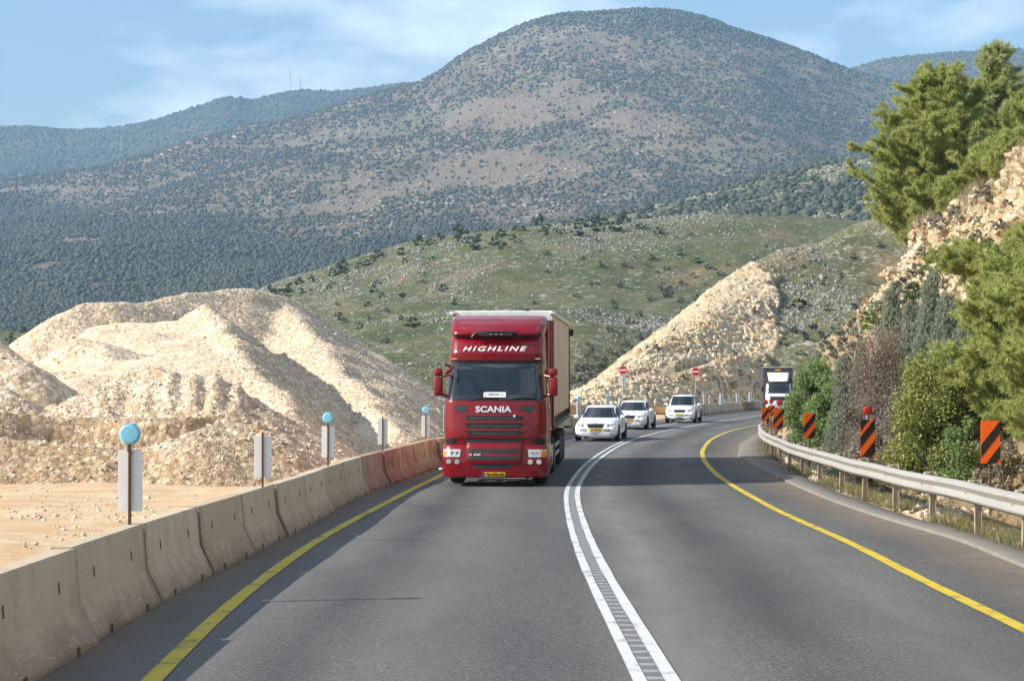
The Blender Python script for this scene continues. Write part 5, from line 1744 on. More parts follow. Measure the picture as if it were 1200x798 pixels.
def limb(mb, a, b, r0, r1, rnd, n=5, wob=.06, up=0.0):
    a, b = np.array(a, float), np.array(b, float); L = np.linalg.norm(b - a)
    pts = []
    for i in range(n + 1):
        t = i / n
        q = a + (b - a) * t + np.array([rnd.uniform(-1, 1), rnd.uniform(-1, 1), rnd.uniform(-1, 1)]) * L * wob * (t > 0) * (t < 1)
        q[2] += up * L * (t * t - t)
        pts.append(q)
    mb.tube(pts, [r0 + (r1 - r0) * i / n for i in range(n + 1)], 6)
    return np.array(pts)


def make_pine(H, rad, seed, kinds='pine', low=.12, nb=70, tuft=13, needle=.15, lean=(0, 0), skew=(0, 0), droop=.1, cone=1.0, wneedle=.013, dens=1.0):
    """trunk and limbs as one mesh, needles as another; base at the origin"""
    rnd = random.Random(seed); rng = np.random.default_rng(seed)
    wood = MB()
    tr = limb(wood, (0, 0, -.3), (lean[0] * H, lean[1] * H, H * .96), .035 * H / 2 + .02, .012, rnd, 8, .012)
    PT, DT = [], []
    for i in range(nb):
        t = low + (0.98 - low) * ((i + rnd.random()) / nb) ** .92
        prof_ = (math.sin(math.pi * min(1, (t - low) / (1 - low) * .78 + .22)) ** .8) * (1 - .25 * t) if cone < 1 else (1 - t) ** .75 * 1.05 + .06
        patchy = .55 + .75 * rnd.random()
        L = rad * max(.12, prof_) * patchy
        az = i * 2.399 + rnd.uniform(-.5, .5)
        k = t * 8; j = min(7, int(k)); a = tr[j] + (tr[j + 1] - tr[j]) * (k - j)
        up = rnd.uniform(.05, .45) + .75 * max(0, t - .55) - droop
        dirv = np.array([math.cos(az) + skew[0], math.sin(az) + skew[1], up]); dirv /= np.linalg.norm(dirv)
        b = a + dirv * L
        br = limb(wood, a, b, .012 + .010 * L, .005, rnd, 4, .05, .35)
        ns = max(4, int(9 * L / max(rad, .3)) + 4)
        for q in range(ns):
            f = .28 + .72 * (q + rnd.random()) / ns
            kk = f * 4; jj = min(3, int(kk)); c = br[jj] + (br[jj + 1] - br[jj]) * (kk - jj)
            sd = unit(np.array([rnd.gauss(0, 1), rnd.gauss(0, 1), rnd.gauss(.35, .5)]) * .9 + dirv * .9)
            l2 = (.3 + .5 * rnd.random()) * (1 - .35 * f) * min(1.3, .55 + L * .6)
            nt_ = max(3, int(tuft * dens * l2 / .4))
            s = np.linspace(.15, 1, nt_)[:, None]
            PT.append(c + sd * l2 * s + rng.normal(0, .025, (nt_, 3))); DT.append(np.repeat(sd[None], nt_, 0) * .9 + np.array([[0, 0, .25]]))
    PT, DT = np.concatenate(PT), np.concatenate(DT)
    V, F = needle_tris(PT, DT, 11, needle, wneedle * 1.5, .8, rng)
    return wood, V, F


def plant(name, label, cat, group, loc, wood, V, F, leafm, barkm, rz=0.0, crown='crown', trunk='trunk', scale=1.0):
    r = empty(name, loc, rz); r.scale = (scale,) * 3
    tag(r, label, cat, group)
    if wood is not None and wood.v: wood.build(trunk, M[barkm], r, smooth=True)
    mesh_obj(crown, V, F, M[leafm], r, smooth=False)
    return r


def make_bush(H, Rx, Ry, seed, nleaf, leaf, nclump=26, stems=7, twig=False, shape='dome', hollow=.35, low=.08):
    """many stems, leaves in clumps round the twig ends, gaps between"""
    rnd = random.Random(seed); rng = np.random.default_rng(seed)
    wood = MB(); C = []
    for i in range(nclump):
        az = rnd.uniform(0, 2 * math.pi); t = rnd.uniform(low, 1)
        if shape == 'dome': rr = math.sqrt(max(.03, 1 - max(0, t - .3) ** 2 / .5)) * rnd.uniform(.4, .98) * min(1, .72 + t)
        else: rr = (1 - t * .92) ** .7 * rnd.uniform(.5, 1.05)
        C.append((math.cos(az) * Rx * rr, math.sin(az) * Ry * rr, H * t * rnd.uniform(.86, 1.0)))
    C = np.array(C)
    for i in range(min(len(C), stems * 5)):
        c = C[i]; k = i % stems
        b = np.array([math.cos(k * 2.4) * .08 * Rx, math.sin(k * 2.4) * .08 * Ry, -.15])
        limb(wood, b, c * np.array([.9, .9, .95]), .02 + .006 * H, .005, rnd, 4, .07, -.2)
        if twig:
            for q in range(5):
                limb(wood, c * rnd.uniform(.6, .9), c + np.array([rnd.gauss(0, .22), rnd.gauss(0, .22), rnd.gauss(.15, .2)]), .006, .002, rnd, 3, .08)
    n = nleaf
    ci = rng.integers(0, len(C), n)
    cr_ = (.13 + .10 * rng.random(len(C))) * (H + Rx) * .55
    d = unit(rng.normal(size=(n, 3))) * (rng.random((n, 1)) ** .45)
    Pt = C[ci] + d * cr_[ci][:, None] * np.array([1, 1, .8])
    Pt = Pt[Pt[:, 2] > .03]
    V, F = leaf_quads(Pt, leaf, rng, np.array([-.3, -.2, .5]))
    return wood, V, F


def make_juniper(H, rad, seed, n=9000, spray=.13):
    rnd = random.Random(seed); rng = np.random.default_rng(seed)
    wood = MB()
    limb(wood, (0, 0, -.3), (.05 * H * rnd.uniform(-1, 1), 0, H * .9), .06, .01, rnd, 6, .02)
    # several upright plumes make the outline ragged
    PT, DT = [], []
    npl = 26
    for i in range(npl):
        az = i * 2.399; t0 = (i / npl) * .72
        r0 = rad * (1 - t0 * .85) * rnd.uniform(.45, 1.0)
        base = np.array([math.cos(az) * r0 * .35, math.sin(az) * r0 * .35, H * t0])
        te = min(1.04, t0 + rnd.uniform(.2, .36)); r1 = r0 * (1.05 - .75 * te)
        tip = np.array([math.cos(az) * r1, math.sin(az) * r1, H * te])
        if i % 3 == 0: limb(wood, base * np.array([.2, .2, 1]), tip, .016, .004, rnd, 3, .04)
        m = n // npl
        s = rng.random((m, 1)) ** .8
        w_ = (.04 + .17 * np.sin(np.pi * (s * .85 + .12))) * rad * .9 * (1.1 - .5 * t0)
        p = base + (tip - base) * s + rng.normal(size=(m, 3)) * w_
        PT.append(p); DT.append(unit(rng.normal(size=(m, 3)) * .5 + unit(tip - base)[None] + np.array([[0, 0, .4]])))
    PT, DT = np.concatenate(PT), np.concatenate(DT)
    V, F = needle_tris(PT, DT, 4, spray, .026, .38, rng)
    return wood, V, F


def nearest_z(grid, x, y, rows=None):
    A = grid.reshape(-1, 3)
    d = (A[:, 0] - x) ** 2 + (A[:, 1] - y) ** 2
    k = np.argsort(d)[:6]
    return float(A[k, 2].max() if rows == 'max' else A[k, 2].mean())


def bank_pt(px, D, sink=.1):
    x = float(P(px, 430, D)[0])
    return (x, D, nearest_z(A_grid, x, D) - sink)


def top_h(py, D, z): return float(P(600, py, D)[2] - z)


# ---- pines on top of the cutting
c = bank_pt(1108, 58.5, .2)
w_, V, F = make_pine(top_h(78, 58.5, c[2]), 2.7, 3, nb=125, tuft=17, needle=.22, low=.06, lean=(-.03, 0), skew=(-.4, 0), droop=-.15, wneedle=.02, cone=.6)
plant('pine_tree', 'broad dark pine leaning out over the rocky cutting edge', 'tree', 'pines on top of the road cutting', c, w_, V, F, 'pine', 'bark')
c = bank_pt(1166, 61, .2)
w_, V, F = make_pine(top_h(46, 61, c[2]), 2.0, 8, nb=110, tuft=17, needle=.22, low=.05, lean=(.02, 0), droop=-.25, wneedle=.02)
plant('pine_tree', 'tallest slender pale pine on top of the cutting, right of the broad one', 'tree', 'pines on top of the road cutting', c, w_, V, F, 'pinedeep', 'bark')
c = bank_pt(1222, 57, .2)
w_, V, F = make_pine(top_h(78, 57, c[2]), 1.9, 12, nb=70, tuft=15, needle=.20, low=.05, droop=-.2, wneedle=.02)
plant('pine_tree', 'pine cut by the right photo edge above the cliff', 'tree', 'pines on top of the road cutting', c, w_, V, F, 'pine', 'bark')
c = bank_pt(1142, 66, .2)
w_, V, F = make_pine(top_h(120, 66, c[2]), 2.0, 15, nb=60, tuft=14, needle=.20, low=.05, droop=-.1, wneedle=.02)
plant('pine_tree', 'shorter pine filling the gap behind the two tall pines on the cutting', 'tree', 'pines on top of the road cutting', c, w_, V, F, 'pine', 'bark')
# ---- small pines rooted in the cliff
for (px, D, ytop, rad, s, lab) in [(1129, 53.3, 262, .75, 31, 'small bright pine sapling rooted in the middle of the cliff'), (1090, 57.2, 222, .85, 32, 'low green pine bush at the cliff edge under the broad pine'),
                                   (1134, 54, 226, .45, 33, 'tiny pine sapling on the cliff rim among dry grass'), (1194, 47.5, 218, .65, 34, 'dark pine sapling near the top of the cliff at the right photo edge'),
                                   (1170, 49, 300, .9, 35, 'pine sapling at the foot of the cliff face above the yellow-green bush')]:
    c = bank_pt(px, D, .15)
    h = max(.9, top_h(ytop, D, c[2]))
    w_, V, F = make_pine(h, rad, s, nb=44, tuft=13, needle=.17, low=.04, droop=-.1, wneedle=.018, cone=.5)
    plant('pine_sapling', lab, 'tree', 'small pines on the cliff', c, w_, V, F, 'pine', 'bark')
# ---- the big soft pines at the right edge, behind the nearest board
for (px, D, ytop, rad, s, lab) in [(1200, 36.5, 268, 1.45, 41, 'large soft needled pine at the right photo edge behind the nearest board'), (1256, 33, 250, 1.6, 42, 'pine mostly outside the right photo edge beside the large soft one'),
                                   (1165, 43, 330, 1.15, 43, 'bushy pine between the cliff and the yellow-green bush')]:
    c = bank_pt(px, D, .1)
    w_, V, F = make_pine(top_h(ytop, D, c[2]), rad, s, nb=130, tuft=16, needle=.15, low=.03, droop=-.05, cone=.5, wneedle=.013, dens=1.15)
    plant('pine_tree', lab, 'tree', 'pines at the right edge', c, w_, V, F, 'pine', 'bark')
# ---- bushes behind the guardrail
c = bank_pt(1104, 37, .05)
w_, V, F = make_bush(top_h(414, 37, c[2]), 1.0, .95, 51, 23000, .04, 70, 9)
plant('leafy_bush', 'yellow-green leafy bush left of the nearest striped board', 'bush', None, c, w_, V, F, 'bushyellow', 'bark', crown='foliage', trunk='stems')
c = bank_pt(1034, 43.5, .05)
w_, V, F = make_bush(top_h(384, 43.5, c[2]), .98, .9, 52, 15000, .03, 80, 14, True)
plant('leafy_bush', 'tall brown bush with dry leaves behind the red-lamped board', 'bush', None, c, w_, V, F, 'bushbrown', 'greybark', crown='foliage', trunk='stems')
c = bank_pt(1064, 42, .05)
w_, V, F = make_bush(top_h(440, 42, c[2]), .72, .6, 53, 6000, .024, 50, 14, True)
plant('leafy_bush', 'grey leafless twiggy bush between the brown and the yellow-green bushes', 'bush', None, c, w_, V, F, 'twigs', 'greybark', crown='foliage', trunk='stems')
c = bank_pt(957, 62, .1)
w_, V, F = make_bush(top_h(427, 61, c[2]), 1.2, 1.2, 54, 24000, .05, 70, 9, False, 'dome', .3, .02)
plant('leafy_bush', 'large round dense green bush beside the far white lorry', 'bush', None, c, w_, V, F, 'bushgreen', 'bark', crown='foliage', trunk='stems')
c = bank_pt(972, 58, .1)
w_, V, F = make_bush(top_h(452, 58, c[2]), .95, .9, 58, 13000, .05, 44, 7, False, 'dome', .3, .02)
plant('leafy_bush', 'lower green bush tucked against the round one behind the small striped board', 'bush', None, c, w_, V, F, 'bushgreen', 'bark', crown='foliage', trunk='stems')
for (px, D, ytop, R_, s, m, n, lab) in [(1012, 40.5, 500, .42, 71, 'twigs', 1800, 'low grey twiggy bush just left of the red-lamped board'), (1046, 39.5, 508, .5, 72, 'drygrass', 2600, 'straw coloured dry bush right of the red-lamped board'),
                                       (1076, 38.5, 500, .5, 73, 'bushgreen', 2600, 'small dull green bush left of the yellow-green bush at its foot'), (1128, 36, 492, .6, 74, 'bushgreen', 3600, 'dark green bush between the yellow-green bush and the nearest board'),
                                       (1178, 33, 520, .6, 75, 'drygrass', 3000, 'straw coloured dry bush right of the nearest board'), (1000, 46, 470, .55, 76, 'shrubgrey', 2600, 'grey-green bush between the lone cypress and the brown bush'),
                                       (1072, 44.5, 424, .7, 77, 'shrubgrey', 4200, 'olive grey bush behind the grey twiggy one, under the cypresses')]:
    c = bank_pt(px, D, .05)
    w_, V, F = make_bush(max(.5, top_h(ytop, D, c[2])), R_, R_, s, n, .034, 30, 8, m != 'bushgreen')
    plant('leafy_bush', lab, 'bush', None, c, w_, V, F, m, 'greybark', crown='foliage', trunk='stems')
# ---- blue-grey cypresses
for (px, D, ytop, rad, s, lab) in [(990, 47, 406, .7, 61, 'blue-grey cypress standing by the road between the green and brown bushes'), (1010, 51, 392, .5, 67, 'blue-grey cypress just behind the brown bush, left side'),
                                   (1046, 51, 338, .8, 62, 'pointed blue-grey cypress below the ochre earth'), (1068, 48.5, 356, .85, 63, 'blue-grey cypress second from the left on the slope'),
                                   (1092, 47, 322, .95, 64, 'tallest blue-grey cypress under the cliff face'), (1114, 45, 350, .95, 65, 'blue-grey cypress right of the tallest one under the cliff'),
                                   (1138, 42, 372, .9, 66, 'blue-grey cypress closest to the large soft pine'), (1080, 45.5, 396, .8, 68, 'short blue-grey cypress above the yellow-green bush')]:
    c = bank_pt(px, D, .15)
    h = max(1.3, top_h(ytop, D, c[2]))
    w_, V, F = make_juniper(h, rad, s)
    plant('cypress_tree', lab, 'tree', 'blue-grey cypresses on the slope', c, w_, V, F, 'juniper', 'greybark')

# ---- grasses and stones (nobody could count them)
rng = np.random.default_rng(77)
def bank_scatter(n, fn):
    p, fa, fb = sample(A_grid, n, rng, 0, .93)
    qx, qy = proj(p)
    fa = np.interp(fa * (A_grid.shape[0] - 1), np.cumsum([0, 14, 26, 60, 10, 8]), [0, .2, .457, .771, .886, 1])
    return p[(qx > 840) & (qx < 1260) & (p[:, 1] > 14) & fn(p, fa, qx, qy)]
p = bank_scatter(42000, lambda p, fa, qx, qy: (fa < .2) & (fbm(p[:, 0] * 1.1, p[:, 1] * .7, 0, 3, 81) > -.02))
extra = []
for y in np.concatenate([np.arange(12, 70, .035)]):
    if vnoise(y * .6, 4.4, 0, 6) > -.15: extra.append((float(guard(y)) + rng.normal(.28, .16), y, float(prof(y)) - .02))
p = np.concatenate([p[:5200], np.array(extra)])
V, F = needle_tris(p, np.repeat([[0, 0, 1.0]], len(p), 0), 11, .27, .012, .38, rng)
tag(mesh_obj('verge_grass', V, F, M['grass'], smooth=False), 'tufts of grass along the foot of the guardrail', 'grass', kind='stuff')
p = bank_scatter(30000, lambda p, fa, qx, qy: ((fa > .70) & (fbm(p[:, 0] * .8, p[:, 1] * .8, 0, 3, 82) > -.1)) | ((fa < .34) & (fbm(p[:, 0] * .9, p[:, 1] * .9, 0, 3, 83) > .18)))
V, F = needle_tris(p[:6500], np.repeat([[0.1, 0, 1.0]], len(p[:6500]), 0), 9, .42, .013, .5, rng)
tag(mesh_obj('dry_grass', V, F, M['drygrass'], smooth=False), 'dry grey-brown grass on the cliff rim and the slope', 'grass', kind='stuff')
p = bank_scatter(30000, lambda p, fa, qx, qy: (fa < .27) & (fbm(p[:, 0] * .7, p[:, 1] * .7, 0, 4, 84) > -.05))
p = p[:5200]
ex = np.array([(float(guard(y)) + rng.uniform(.25, 2.2), y, 0) for y in rng.uniform(16, 60, 2600)])
ex[:, 2] = ground_z(ex[:, 0], ex[:, 1]) + .02
p = np.concatenate([p, ex])
s = np.minimum(rng.lognormal(0, .55, (len(p), 1)), 3.2) * np.array([[.05, .045, .034]])
tag(blobs('verge_rocks', p, s, M['vergerocks'], rng, 'cub', .36, smooth=False), 'cream stones littering the verge behind the guardrail', 'rocks', kind='stuff')
# larger blocks on the cliff give it a broken face
p, fa, fb = sample(A_grid, 60000, rng, .36, .80)
k = (p[:, 1] > 38) & (p[:, 1] < 75) & (fbm(p[:, 0] * .8, p[:, 1] * .8, p[:, 2] * .8, 3, 85) > .0)
p = p[k][:3000]
s = np.minimum(rng.lognormal(0, .5, (len(p), 1)), 2.8) * np.array([[.05, .06, .045]])
tag(blobs('cliff_rocks', p, s, M['vergerocks'], rng, 'cub', .38, smooth=False), 'broken cream rock standing out of the cliff face', 'rocks', kind='stuff')

# ---- shrubs on the hills beyond: one mesh per kind, copied
def shrub_mesh(name, seed, H, Rr, n, leaf, m):
    _, V, F = make_bush(H, Rr, Rr, seed, n, leaf, 12, 2, low=.0)
    o = mesh_obj(name, V, F, M[m], smooth=False); COL.objects.unlink(o)
    return o


sp = [shrub_mesh('hill_shrub', 90 + i, h, r_, 420, .19, m) for i, (h, r_, m) in enumerate([(1.7, 1.2, 'shrubdark'), (1.3, 1.3, 'shrubdark'), (2.2, 1.3, 'shrubdark'), (1.4, 1.1, 'shrubgrey'), (1.7, 1.4, 'shrubgrey')])]


def on_surface(V, px, py, near=False):
    qx, qy = proj(V)
    d = (qx - px) ** 2 + (qy - py) ** 2 * 2 + V[..., 1] * .004
    if near:
        m = d < 26
        if m.any(): d = np.where(m, V[..., 1], 1e9)
    i = np.unravel_index(np.argmin(d), d.shape)
    return V[i]


def put_shrub(V, px, py, wpx, kind, label, group, name=None):
    q = on_surface(V, px, py, V is A_grid)
    o = sp[kind].copy(); COL.objects.link(o)
    if name: o.name = name
    s = wpx / FPX * q[1] / (2.4 if kind != 1 else 2.6)
    o.location = (q[0], q[1], q[2] - .15 * s); o.rotation_euler = (0, 0, rnd.uniform(0, 6.28)); o.scale = (s, s, s * rnd.uniform(.8, 1.1))
    tag(o, label, 'shrub' if not name else 'tree', group)
    return o


put_shrub(C_grid, 540, 280, 22, 2, 'dark round tree on the crest of the green hill, left of the truck roof', None, 'round_tree')
put_shrub(C_grid, 632, 265, 15, 2, 'small dark round tree on the crest above the truck trailer', None, 'round_tree')
put_shrub(C_grid, 485, 384, 22, 0, 'wide olive shrub on the green slope just left of the truck', None)
put_shrub(C_grid, 520, 342, 15, 0, 'dark shrub alone on the stony slope above the truck roof, left side', None)
put_shrub(B_grid, 935, 361, 26, 1, 'olive green shrub at the top of the quarried face', None)
put_shrub(B_grid, 952, 398, 28, 4, 'wide grey leafless shrub right of the quarried face', None)
put_shrub(B_grid, 1010, 362, 22, 4, 'tall grey shrub on the slope under the broad pine', None)
gC = 'shrubs scattered over the green hill'
for (px, py, wp_, k) in [(438, 340, 12, 0), (450, 346, 11, 0), (432, 356, 12, 1), (470, 372, 9, 3), (560, 290, 20, 0), (578, 284, 18, 0), (592, 288, 16, 1), (606, 290, 18, 0), (566, 302, 11, 1), (622, 300, 13, 0), (640, 296, 10, 1), (602, 278, 12, 1), (645, 275, 14, 0), (662, 272, 13, 0), (676, 272, 18, 0), (690, 270, 16, 0),
                        (704, 268, 18, 0), (720, 268, 20, 0), (736, 268, 20, 0), (752, 266, 18, 1), (770, 272, 14, 0), (640, 318, 9, 3), (702, 310, 12, 0), (728, 334, 14, 3), (732, 310, 9, 1), (765, 300, 12, 0), (780, 312, 10, 3), (800, 296, 12, 0), (722, 358, 10, 0), (700, 365, 10, 3), (738, 378, 14, 3), (750, 368, 12, 3), (716, 385, 12, 3), (690, 400, 10, 3),
                        (712, 412, 12, 3), (735, 405, 16, 3), (748, 396, 14, 3), (690, 430, 18, 3), (704, 428, 16, 1), (716, 440, 18, 3), (730, 428, 16, 3), (742, 436, 16, 3), (682, 445, 14, 3), (420, 382, 11, 0), (400, 372, 10, 3), (452, 400, 13, 3), (470, 345, 10, 1), (505, 300, 10, 1), (490, 300, 10, 0), (475, 305, 10, 0), (360, 330, 14, 0), (375, 326, 14, 0), (390, 320, 13, 0),
                        (405, 316, 12, 0), (420, 311, 12, 0), (340, 340, 16, 0), (352, 344, 14, 0), (328, 346, 16, 0), (435, 306, 12, 0), (318, 345, 15, 0), (372, 340, 12, 0), (815, 306, 10, 0), (830, 312, 12, 3), (845, 322, 12, 3), (800, 330, 11, 3), (782, 345, 12, 3), (798, 352, 14, 3), (765, 350, 12, 3)]:
    put_shrub(C_grid, px, py + 3, wp_, k, 'dark shrub among many scattered over the green rocky hill', gC)
rs = random.Random(4)
for (px, py, wp_) in [(690, 452, 20), (672, 448, 18), (700, 442, 20), (722, 446, 20), (738, 430, 18), (752, 422, 18), (764, 410, 16), (776, 398, 16), (788, 388, 15), (712, 430, 18), (678, 436, 18), (800, 378, 14), (812, 368, 14), (826, 358, 13), (840, 346, 13), (668, 460, 18), (760, 396, 15), (730, 416, 16), (694, 420, 15), (816, 354, 12), (850, 334, 12), (866, 322, 12)]:
    put_shrub(C_grid, px, py, wp_, rs.choice([3, 4, 3, 0]), 'dark shrub among many scattered over the green rocky hill', gC)
for i in range(70):
    px, py = rs.uniform(330, 900), 0
    py = rs.uniform(np.interp(px, [330, 530, 700, 900], [350, 282, 266, 285]), np.interp(px, [330, 530, 700, 900], [380, 380, 420, 330]))
    if abs(px - 600) < 45 and 300 < py < 350: continue
    put_shrub(C_grid, px, py, rs.uniform(6, 12), rs.choice([0, 1, 3, 3, 4]), 'dark shrub among many scattered over the green rocky hill', gC)
gV = 'trees in the green valley left of the gravel heap'
for (px, py, wp_) in [(6, 402, 16), (20, 400, 12), (36, 398, 14), (50, 396, 12), (14, 392, 10), (30, 390, 12), (60, 393, 12), (45, 390, 12), (-10, 398, 16), (72, 392, 10)]:
    put_shrub(C_grid, px, py + 4, wp_, rs.choice([0, 2]), 'small dark tree in the green valley left of the gravel heap', gV, 'valley_tree')
gB = 'grey shrubs about the quarried face'
for (px, py, wp_, k) in [(905, 357, 11, 3), (884, 362, 10, 3), (912, 378, 14, 3), (768, 406, 14, 3), (752, 414, 12, 3), (758, 405, 9, 3), (876, 368, 8, 3), (790, 384, 8, 3), (800, 438, 8, 3), (868, 436, 10, 4), (862, 448, 10, 4), (888, 450, 11, 4), (838, 440, 7, 3), (920, 400, 12, 4), (938, 412, 14, 3), (985, 385, 16, 4), (1000, 378, 14, 3), (970, 360, 10, 0), (965, 330, 9, 0), (985, 322, 9, 0), (1020, 330, 12, 3),
                        (945, 330, 10, 3), (1040, 320, 12, 0), (940, 310, 8, 0), (1000, 300, 10, 0), (1030, 285, 10, 0), (960, 300, 9, 0), (900, 330, 9, 3), (930, 385, 12, 0), (962, 420, 14, 4)]:
    put_shrub(B_grid, px, py + 4, wp_, k, 'grey or olive shrub among several about the quarried hill', gB)
gD = 'trees along the ridge behind the green hill'
for i in range(46):
    px = rs.uniform(680, 1020); py = np.interp(px, [680, 700, 800, 900, 1020], [262, 256, 240, 215, 188]) + rs.uniform(2, 60)
    put_shrub(D_, px, py, rs.uniform(7, 13), rs.choice([0, 2]), 'dark oak tree among many on the ridge behind the green hill', gD, 'ridge_tree')

rimp = []
for i, m in enumerate(('bushgreen', 'juniper', 'twigs')):
    _, V, F = make_bush(.85, .55, .55, 120 + i, 900, .06, 16, 3, low=.0)
    o = mesh_obj('rim_shrub', V, F, M[m], smooth=False); COL.objects.unlink(o); rimp.append(o)
for (px, py, wp_, k) in [(1076, 322, 26, 4), (1060, 342, 28, 4), (1034, 362, 24, 3), (1046, 350, 22, 4), (1000, 384, 26, 4), (984, 396, 24, 3), (968, 408, 22, 4), (1018, 372, 20, 0), (1086, 296, 22, 4), (1100, 262, 24, 4), (1120, 248, 22, 4), (1150, 226, 24, 4), (1176, 262, 16, 4), (1150, 275, 16, 4), (1108, 300, 20, 0), (952, 420, 20, 3), (1092, 312, 24, 0), (1072, 340, 22, 0), (1050, 366, 24, 4), (1024, 380, 24, 0), (1008, 396, 26, 3), (990, 408, 26, 4), (1066, 358, 26, 3), (1040, 384, 26, 4), (1160, 290, 18, 0), (1140, 256, 14, 3), (1180, 236, 14, 4), (1110, 280, 14, 0)]:
    q = on_surface(A_grid, px, py + 5, True)
    o = rimp[{0: 0, 1: 0, 2: 0, 3: 1, 4: 2}[k]].copy(); COL.objects.link(o)
    s_ = wp_ * 1.25 / FPX * q[1] / 1.25
    o.location = (q[0] - .12, q[1] - .2, q[2] - .12); o.rotation_euler = (0, 0, rnd.uniform(0, 6.28)); o.scale = (s_, s_, s_)
    tag(o, 'grey or olive shrub among several rooted along the rim of the road cutting', 'shrub', 'shrubs along the rim of the cutting')
for i in range(44):
    px = 316 + i * 10.2 + rs.uniform(-5, 5)
    put_shrub(C_grid, px, float(np.interp(px, [p_[0] for p_ in Cr], [p_[1] for p_ in Cr])) + rs.uniform(2, 12), rs.uniform(9, 16), rs.choice([0, 1, 2, 0]), 'dark shrub among many scattered over the green rocky hill', gC)
# stones strewn over the sandy ground behind the barrier
n = 4200
yy = rng.uniform(13, 43, n); xx = barrier_near(yy) - .9 - rng.exponential(4.5, n)
q = np.stack([xx, yy, ground_z(xx, yy) + .01], -1)
q = q[fbm(q[:, 0] * .5, q[:, 1] * .5, 0, 3, 87) > -.05]
tag(blobs('scattered_stones', q, np.minimum(rng.lognormal(0, .6, (len(q), 1)), 3.5) * np.array([[.017, .015, .011]]), M['stones'], rng, 'cub', .35), 'small stones strewn over the sandy ground behind the barrier', 'stones', kind='stuff')

# ---- houses and masts far up the mountain
def house(px, py, w, lab, V=E_, red=False):
    q = on_surface(V, px, py + 1.5)
    m = w / FPX * q[1]
    r = empty('house', (q[0], q[1], q[2] - 1), rnd.uniform(-.4, .4)); tag(r, lab, 'house', 'houses on the mountain shoulder')
    MB().box((0, 0, m * .28), (m, m * .7, m * .56)).build('wall', M['wallwhite'], r)
    mb = MB().prism([(-m * .55, m * .56), (m * .55, m * .56), (0, m * .82)], -m * .4, m * .4)
    mb.build('roof', M['rooftile'] if red else M['wallwhite'], r)
    MB().box((m * .15, -m * .352, m * .3), (m * .2, .1, m * .2)).build('window', M['glass'], r)


house(221, 168, 8, 'white red-roofed house, largest on the left mountain shoulder', red=True)
house(208, 173, 5, 'pinkish small house just left of the red-roofed one on the shoulder', red=True)
house(199, 176, 4, 'tiny white house second left of the red-roofed one on the shoulder')
house(189, 181, 4, 'tiny white house lowest on the left mountain shoulder')
house(243, 163, 4, 'tiny white house just right of the red-roofed one on the shoulder')
house(274, 161, 5, 'small white house right of the dark tree clump on the shoulder')
house(412, 124, 7, 'bright white house with reddish roof high on the mountain ridge', red=True)
house(387, 127, 4, 'tiny white house left of the bright one on the ridge')
house(380, 131, 4, 'tiny white house second left of the bright one on the ridge')
house(352, 133, 3.5, 'tiny pale house farthest left of the bright one on the ridge')
house(409, 134, 3, 'tiny pale house just below the bright one on the ridge')
house(22, 206, 6, 'low white building at the left photo edge among the woods')
house(31, 208, 4, 'small white building right of the low one at the left photo edge')
for px, py, hpx, lab in [(340, 107, 24, 'taller thin lattice mast on the far blue ridge'), (350, 107, 15, 'shorter reddish lattice mast on the far blue ridge')]:
    q = on_surface(F_, px, py); h = hpx / FPX * q[1]
    r = empty('radio_mast', tuple(q)); tag(r, lab, 'mast', 'masts on the far ridge')
    mb = MB()
    for a in range(3):
        t = a * 2.094; mb.tube([(1.1 * math.cos(t), 1.1 * math.sin(t), -3), (.4 * math.cos(t), .4 * math.sin(t), h)], .16, 5)
    for z in np.arange(0, h, 2.5): mb.tube([(1.0, 0, z), (-.5, .8, z + 1.2), (-.5, -.8, z + 2.4)], .10, 4)
    mb.build('lattice', M['steel' if hpx > 20 else 'rooftile'], r)
    MB().tube([(0, 0, h - 1), (0, 0, h + 5)], .12, 5).build('aerial', M['steel'], r)
q = on_surface(E_, 140, 200); r = empty('power_pylon', tuple(q)); tag(r, 'grey lattice power pylon in front of the wooded left slope', 'pylon')
mb = MB(); h = 38
for sx in (-1, 1):
    for sy in (-1, 1): mb.tube([(3 * sx, 3 * sy, -2), (.6 * sx, .6 * sy, h)], .12, 5)
for z in np.arange(2, h, 4): mb.tube([(-3 + z * .06, -3 + z * .06, z), (3 - z * .07, -3 + z * .07, z + 4)], .07, 4)
mb.build('lattice', M['steel'], r)
MB().tube([(-5, 0, h - 6), (5, 0, h - 6)], .14, 5).tube([(-4, 0, h - 1), (4, 0, h - 1)], .14, 5).build('cross_arm', M['steel'], r)
# ================================================================== camera, light, air
cam = bpy.data.cameras.new('camera'); co = bpy.data.objects.new('camera', cam); COL.objects.link(co)
co.location = (0, 0, CZ)
co.rotation_euler = (R(90) + TH, 0, 0)
cam.sensor_width = 36.0; cam.sensor_fit = 'HORIZONTAL'
cam.lens = FPX / 1200 * 36
cam.clip_start = .2; cam.clip_end = 20000
sc.camera = co

SUN_EL, SUN_AZ = R(32), R(12)          # light comes from the left and a little from behind
tosun = Vector((-math.cos(SUN_AZ) * math.cos(SUN_EL), -math.sin(SUN_AZ) * math.cos(SUN_EL), math.sin(SUN_EL)))
sl = bpy.data.lights.new('sun', 'SUN'); so = bpy.data.objects.new('sun', sl); COL.objects.link(so)
sl.energy = 5.0; sl.angle = R(.5); sl.color = (1, .93, .82)
so.rotation_euler = tosun.to_track_quat('Z', 'Y').to_euler()
so.location = (-60, -20, 60)

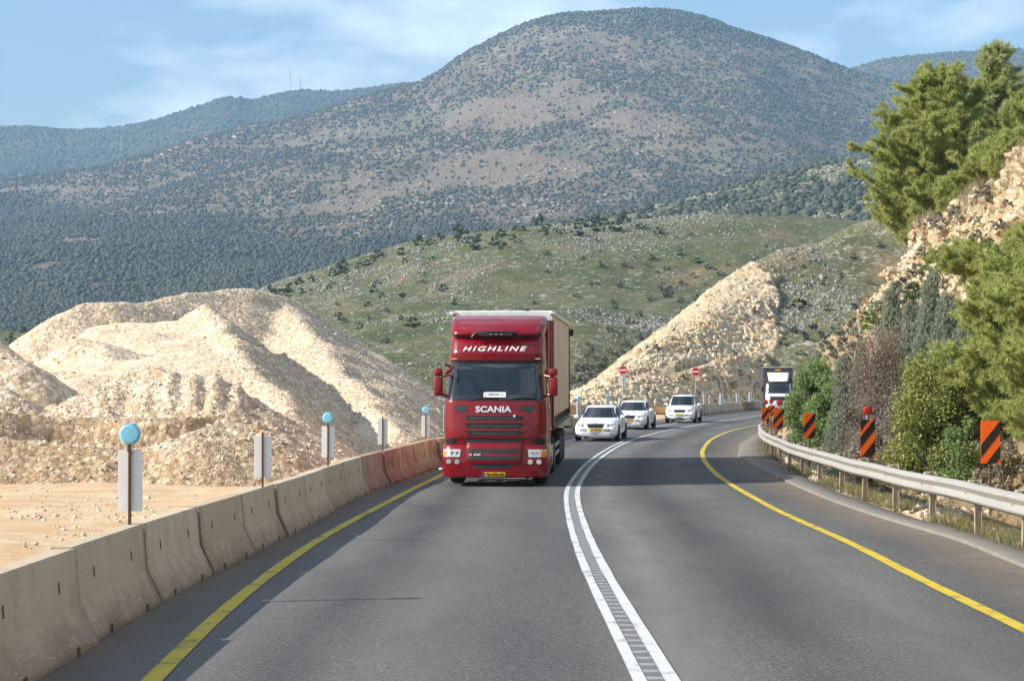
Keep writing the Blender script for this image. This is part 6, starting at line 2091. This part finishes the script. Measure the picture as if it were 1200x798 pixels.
w = bpy.data.worlds.new('World'); sc.world = w; w.use_nodes = True
nt = w.node_tree; nt.nodes.clear()
def wn(t, **k):
    n = nt.nodes.new('ShaderNode' + t)
    for a, b in k.items(): setattr(n, a, b)
    return n
sky = wn('TexSky', sky_type='NISHITA', sun_disc=False, sun_elevation=SUN_EL, altitude=100, air_density=1.25, dust_density=.6, ozone_density=2.6)
sky.sun_rotation = math.atan2(tosun.x, tosun.y)
tc = wn('TexCoord'); mp = wn('Mapping'); mp.inputs['Scale'].default_value = (2.4, 2.4, 6.0); mp.inputs['Location'].default_value = (.75, .2, .35)
nt.links.new(tc.outputs['Generated'], mp.inputs[0])
nz = wn('TexNoise'); nz.inputs['Scale'].default_value = 1.5; nz.inputs['Detail'].default_value = 8; nz.inputs['Roughness'].default_value = .56; nz.inputs['Distortion'].default_value = .12
nt.links.new(mp.outputs[0], nz.inputs['Vector'])
rp = wn('ValToRGB'); rp.color_ramp.elements[0].position = .47; rp.color_ramp.elements[1].position = .70
rp.color_ramp.elements[0].color = (0, 0, 0, 1); rp.color_ramp.elements[1].color = (.8, .8, .8, 1)
nt.links.new(nz.outputs['Fac'], rp.inputs[0])
mx = wn('Mix', data_type='RGBA')
nt.links.new(rp.outputs[0], mx.inputs[0]); nt.links.new(sky.outputs[0], mx.inputs[6]); mx.inputs[7].default_value = (14.0, 14.4, 15.0, 1)
bg = wn('Background'); bg.inputs['Strength'].default_value = .078
out = wn('OutputWorld')
nt.links.new(mx.outputs[2], bg.inputs[0]); nt.links.new(bg.outputs[0], out.inputs[0])

# the air: one closed box of thin pale haze round everything
hz = MB().box((0, 1900, 445), (8800, 5000, 1000))
hm = bpy.data.materials.new('haze'); hm.use_nodes = True
ht = hm.node_tree; ht.nodes.clear()
ho = ht.nodes.new('ShaderNodeOutputMaterial'); hv = ht.nodes.new('ShaderNodeVolumePrincipled')
hv.inputs['Color'].default_value = (.38, .66, 1.0, 1)
hv.inputs['Density'].default_value = 1.8e-4
hv.inputs['Anisotropy'].default_value = 0.0
ht.links.new(hv.outputs[0], ho.inputs['Volume'])
try: hm.cycles.homogeneous_volume = True
except Exception: pass
ob = hz.build('haze', hm)
ob.location = (0, 0, 0)
tag(ob, kind='stuff')

sc.view_settings.view_transform = 'Standard'
sc.view_settings.look = 'None'
sc.view_settings.exposure = 1.0
sc.view_settings.gamma = 1.0
sc.view_settings.use_curve_mapping = False
sc.render.engine = 'CYCLES'
sc.cycles.use_denoising = True
try: sc.cycles.denoiser = 'OPENIMAGEDENOISE'
except Exception: pass
sc.cycles.max_bounces = 6; sc.cycles.diffuse_bounces = 3; sc.cycles.glossy_bounces = 3; sc.cycles.transmission_bounces = 4
sc.cycles.volume_bounces = 0; sc.cycles.transparent_max_bounces = 6
sc.cycles.sample_clamp_indirect = 6
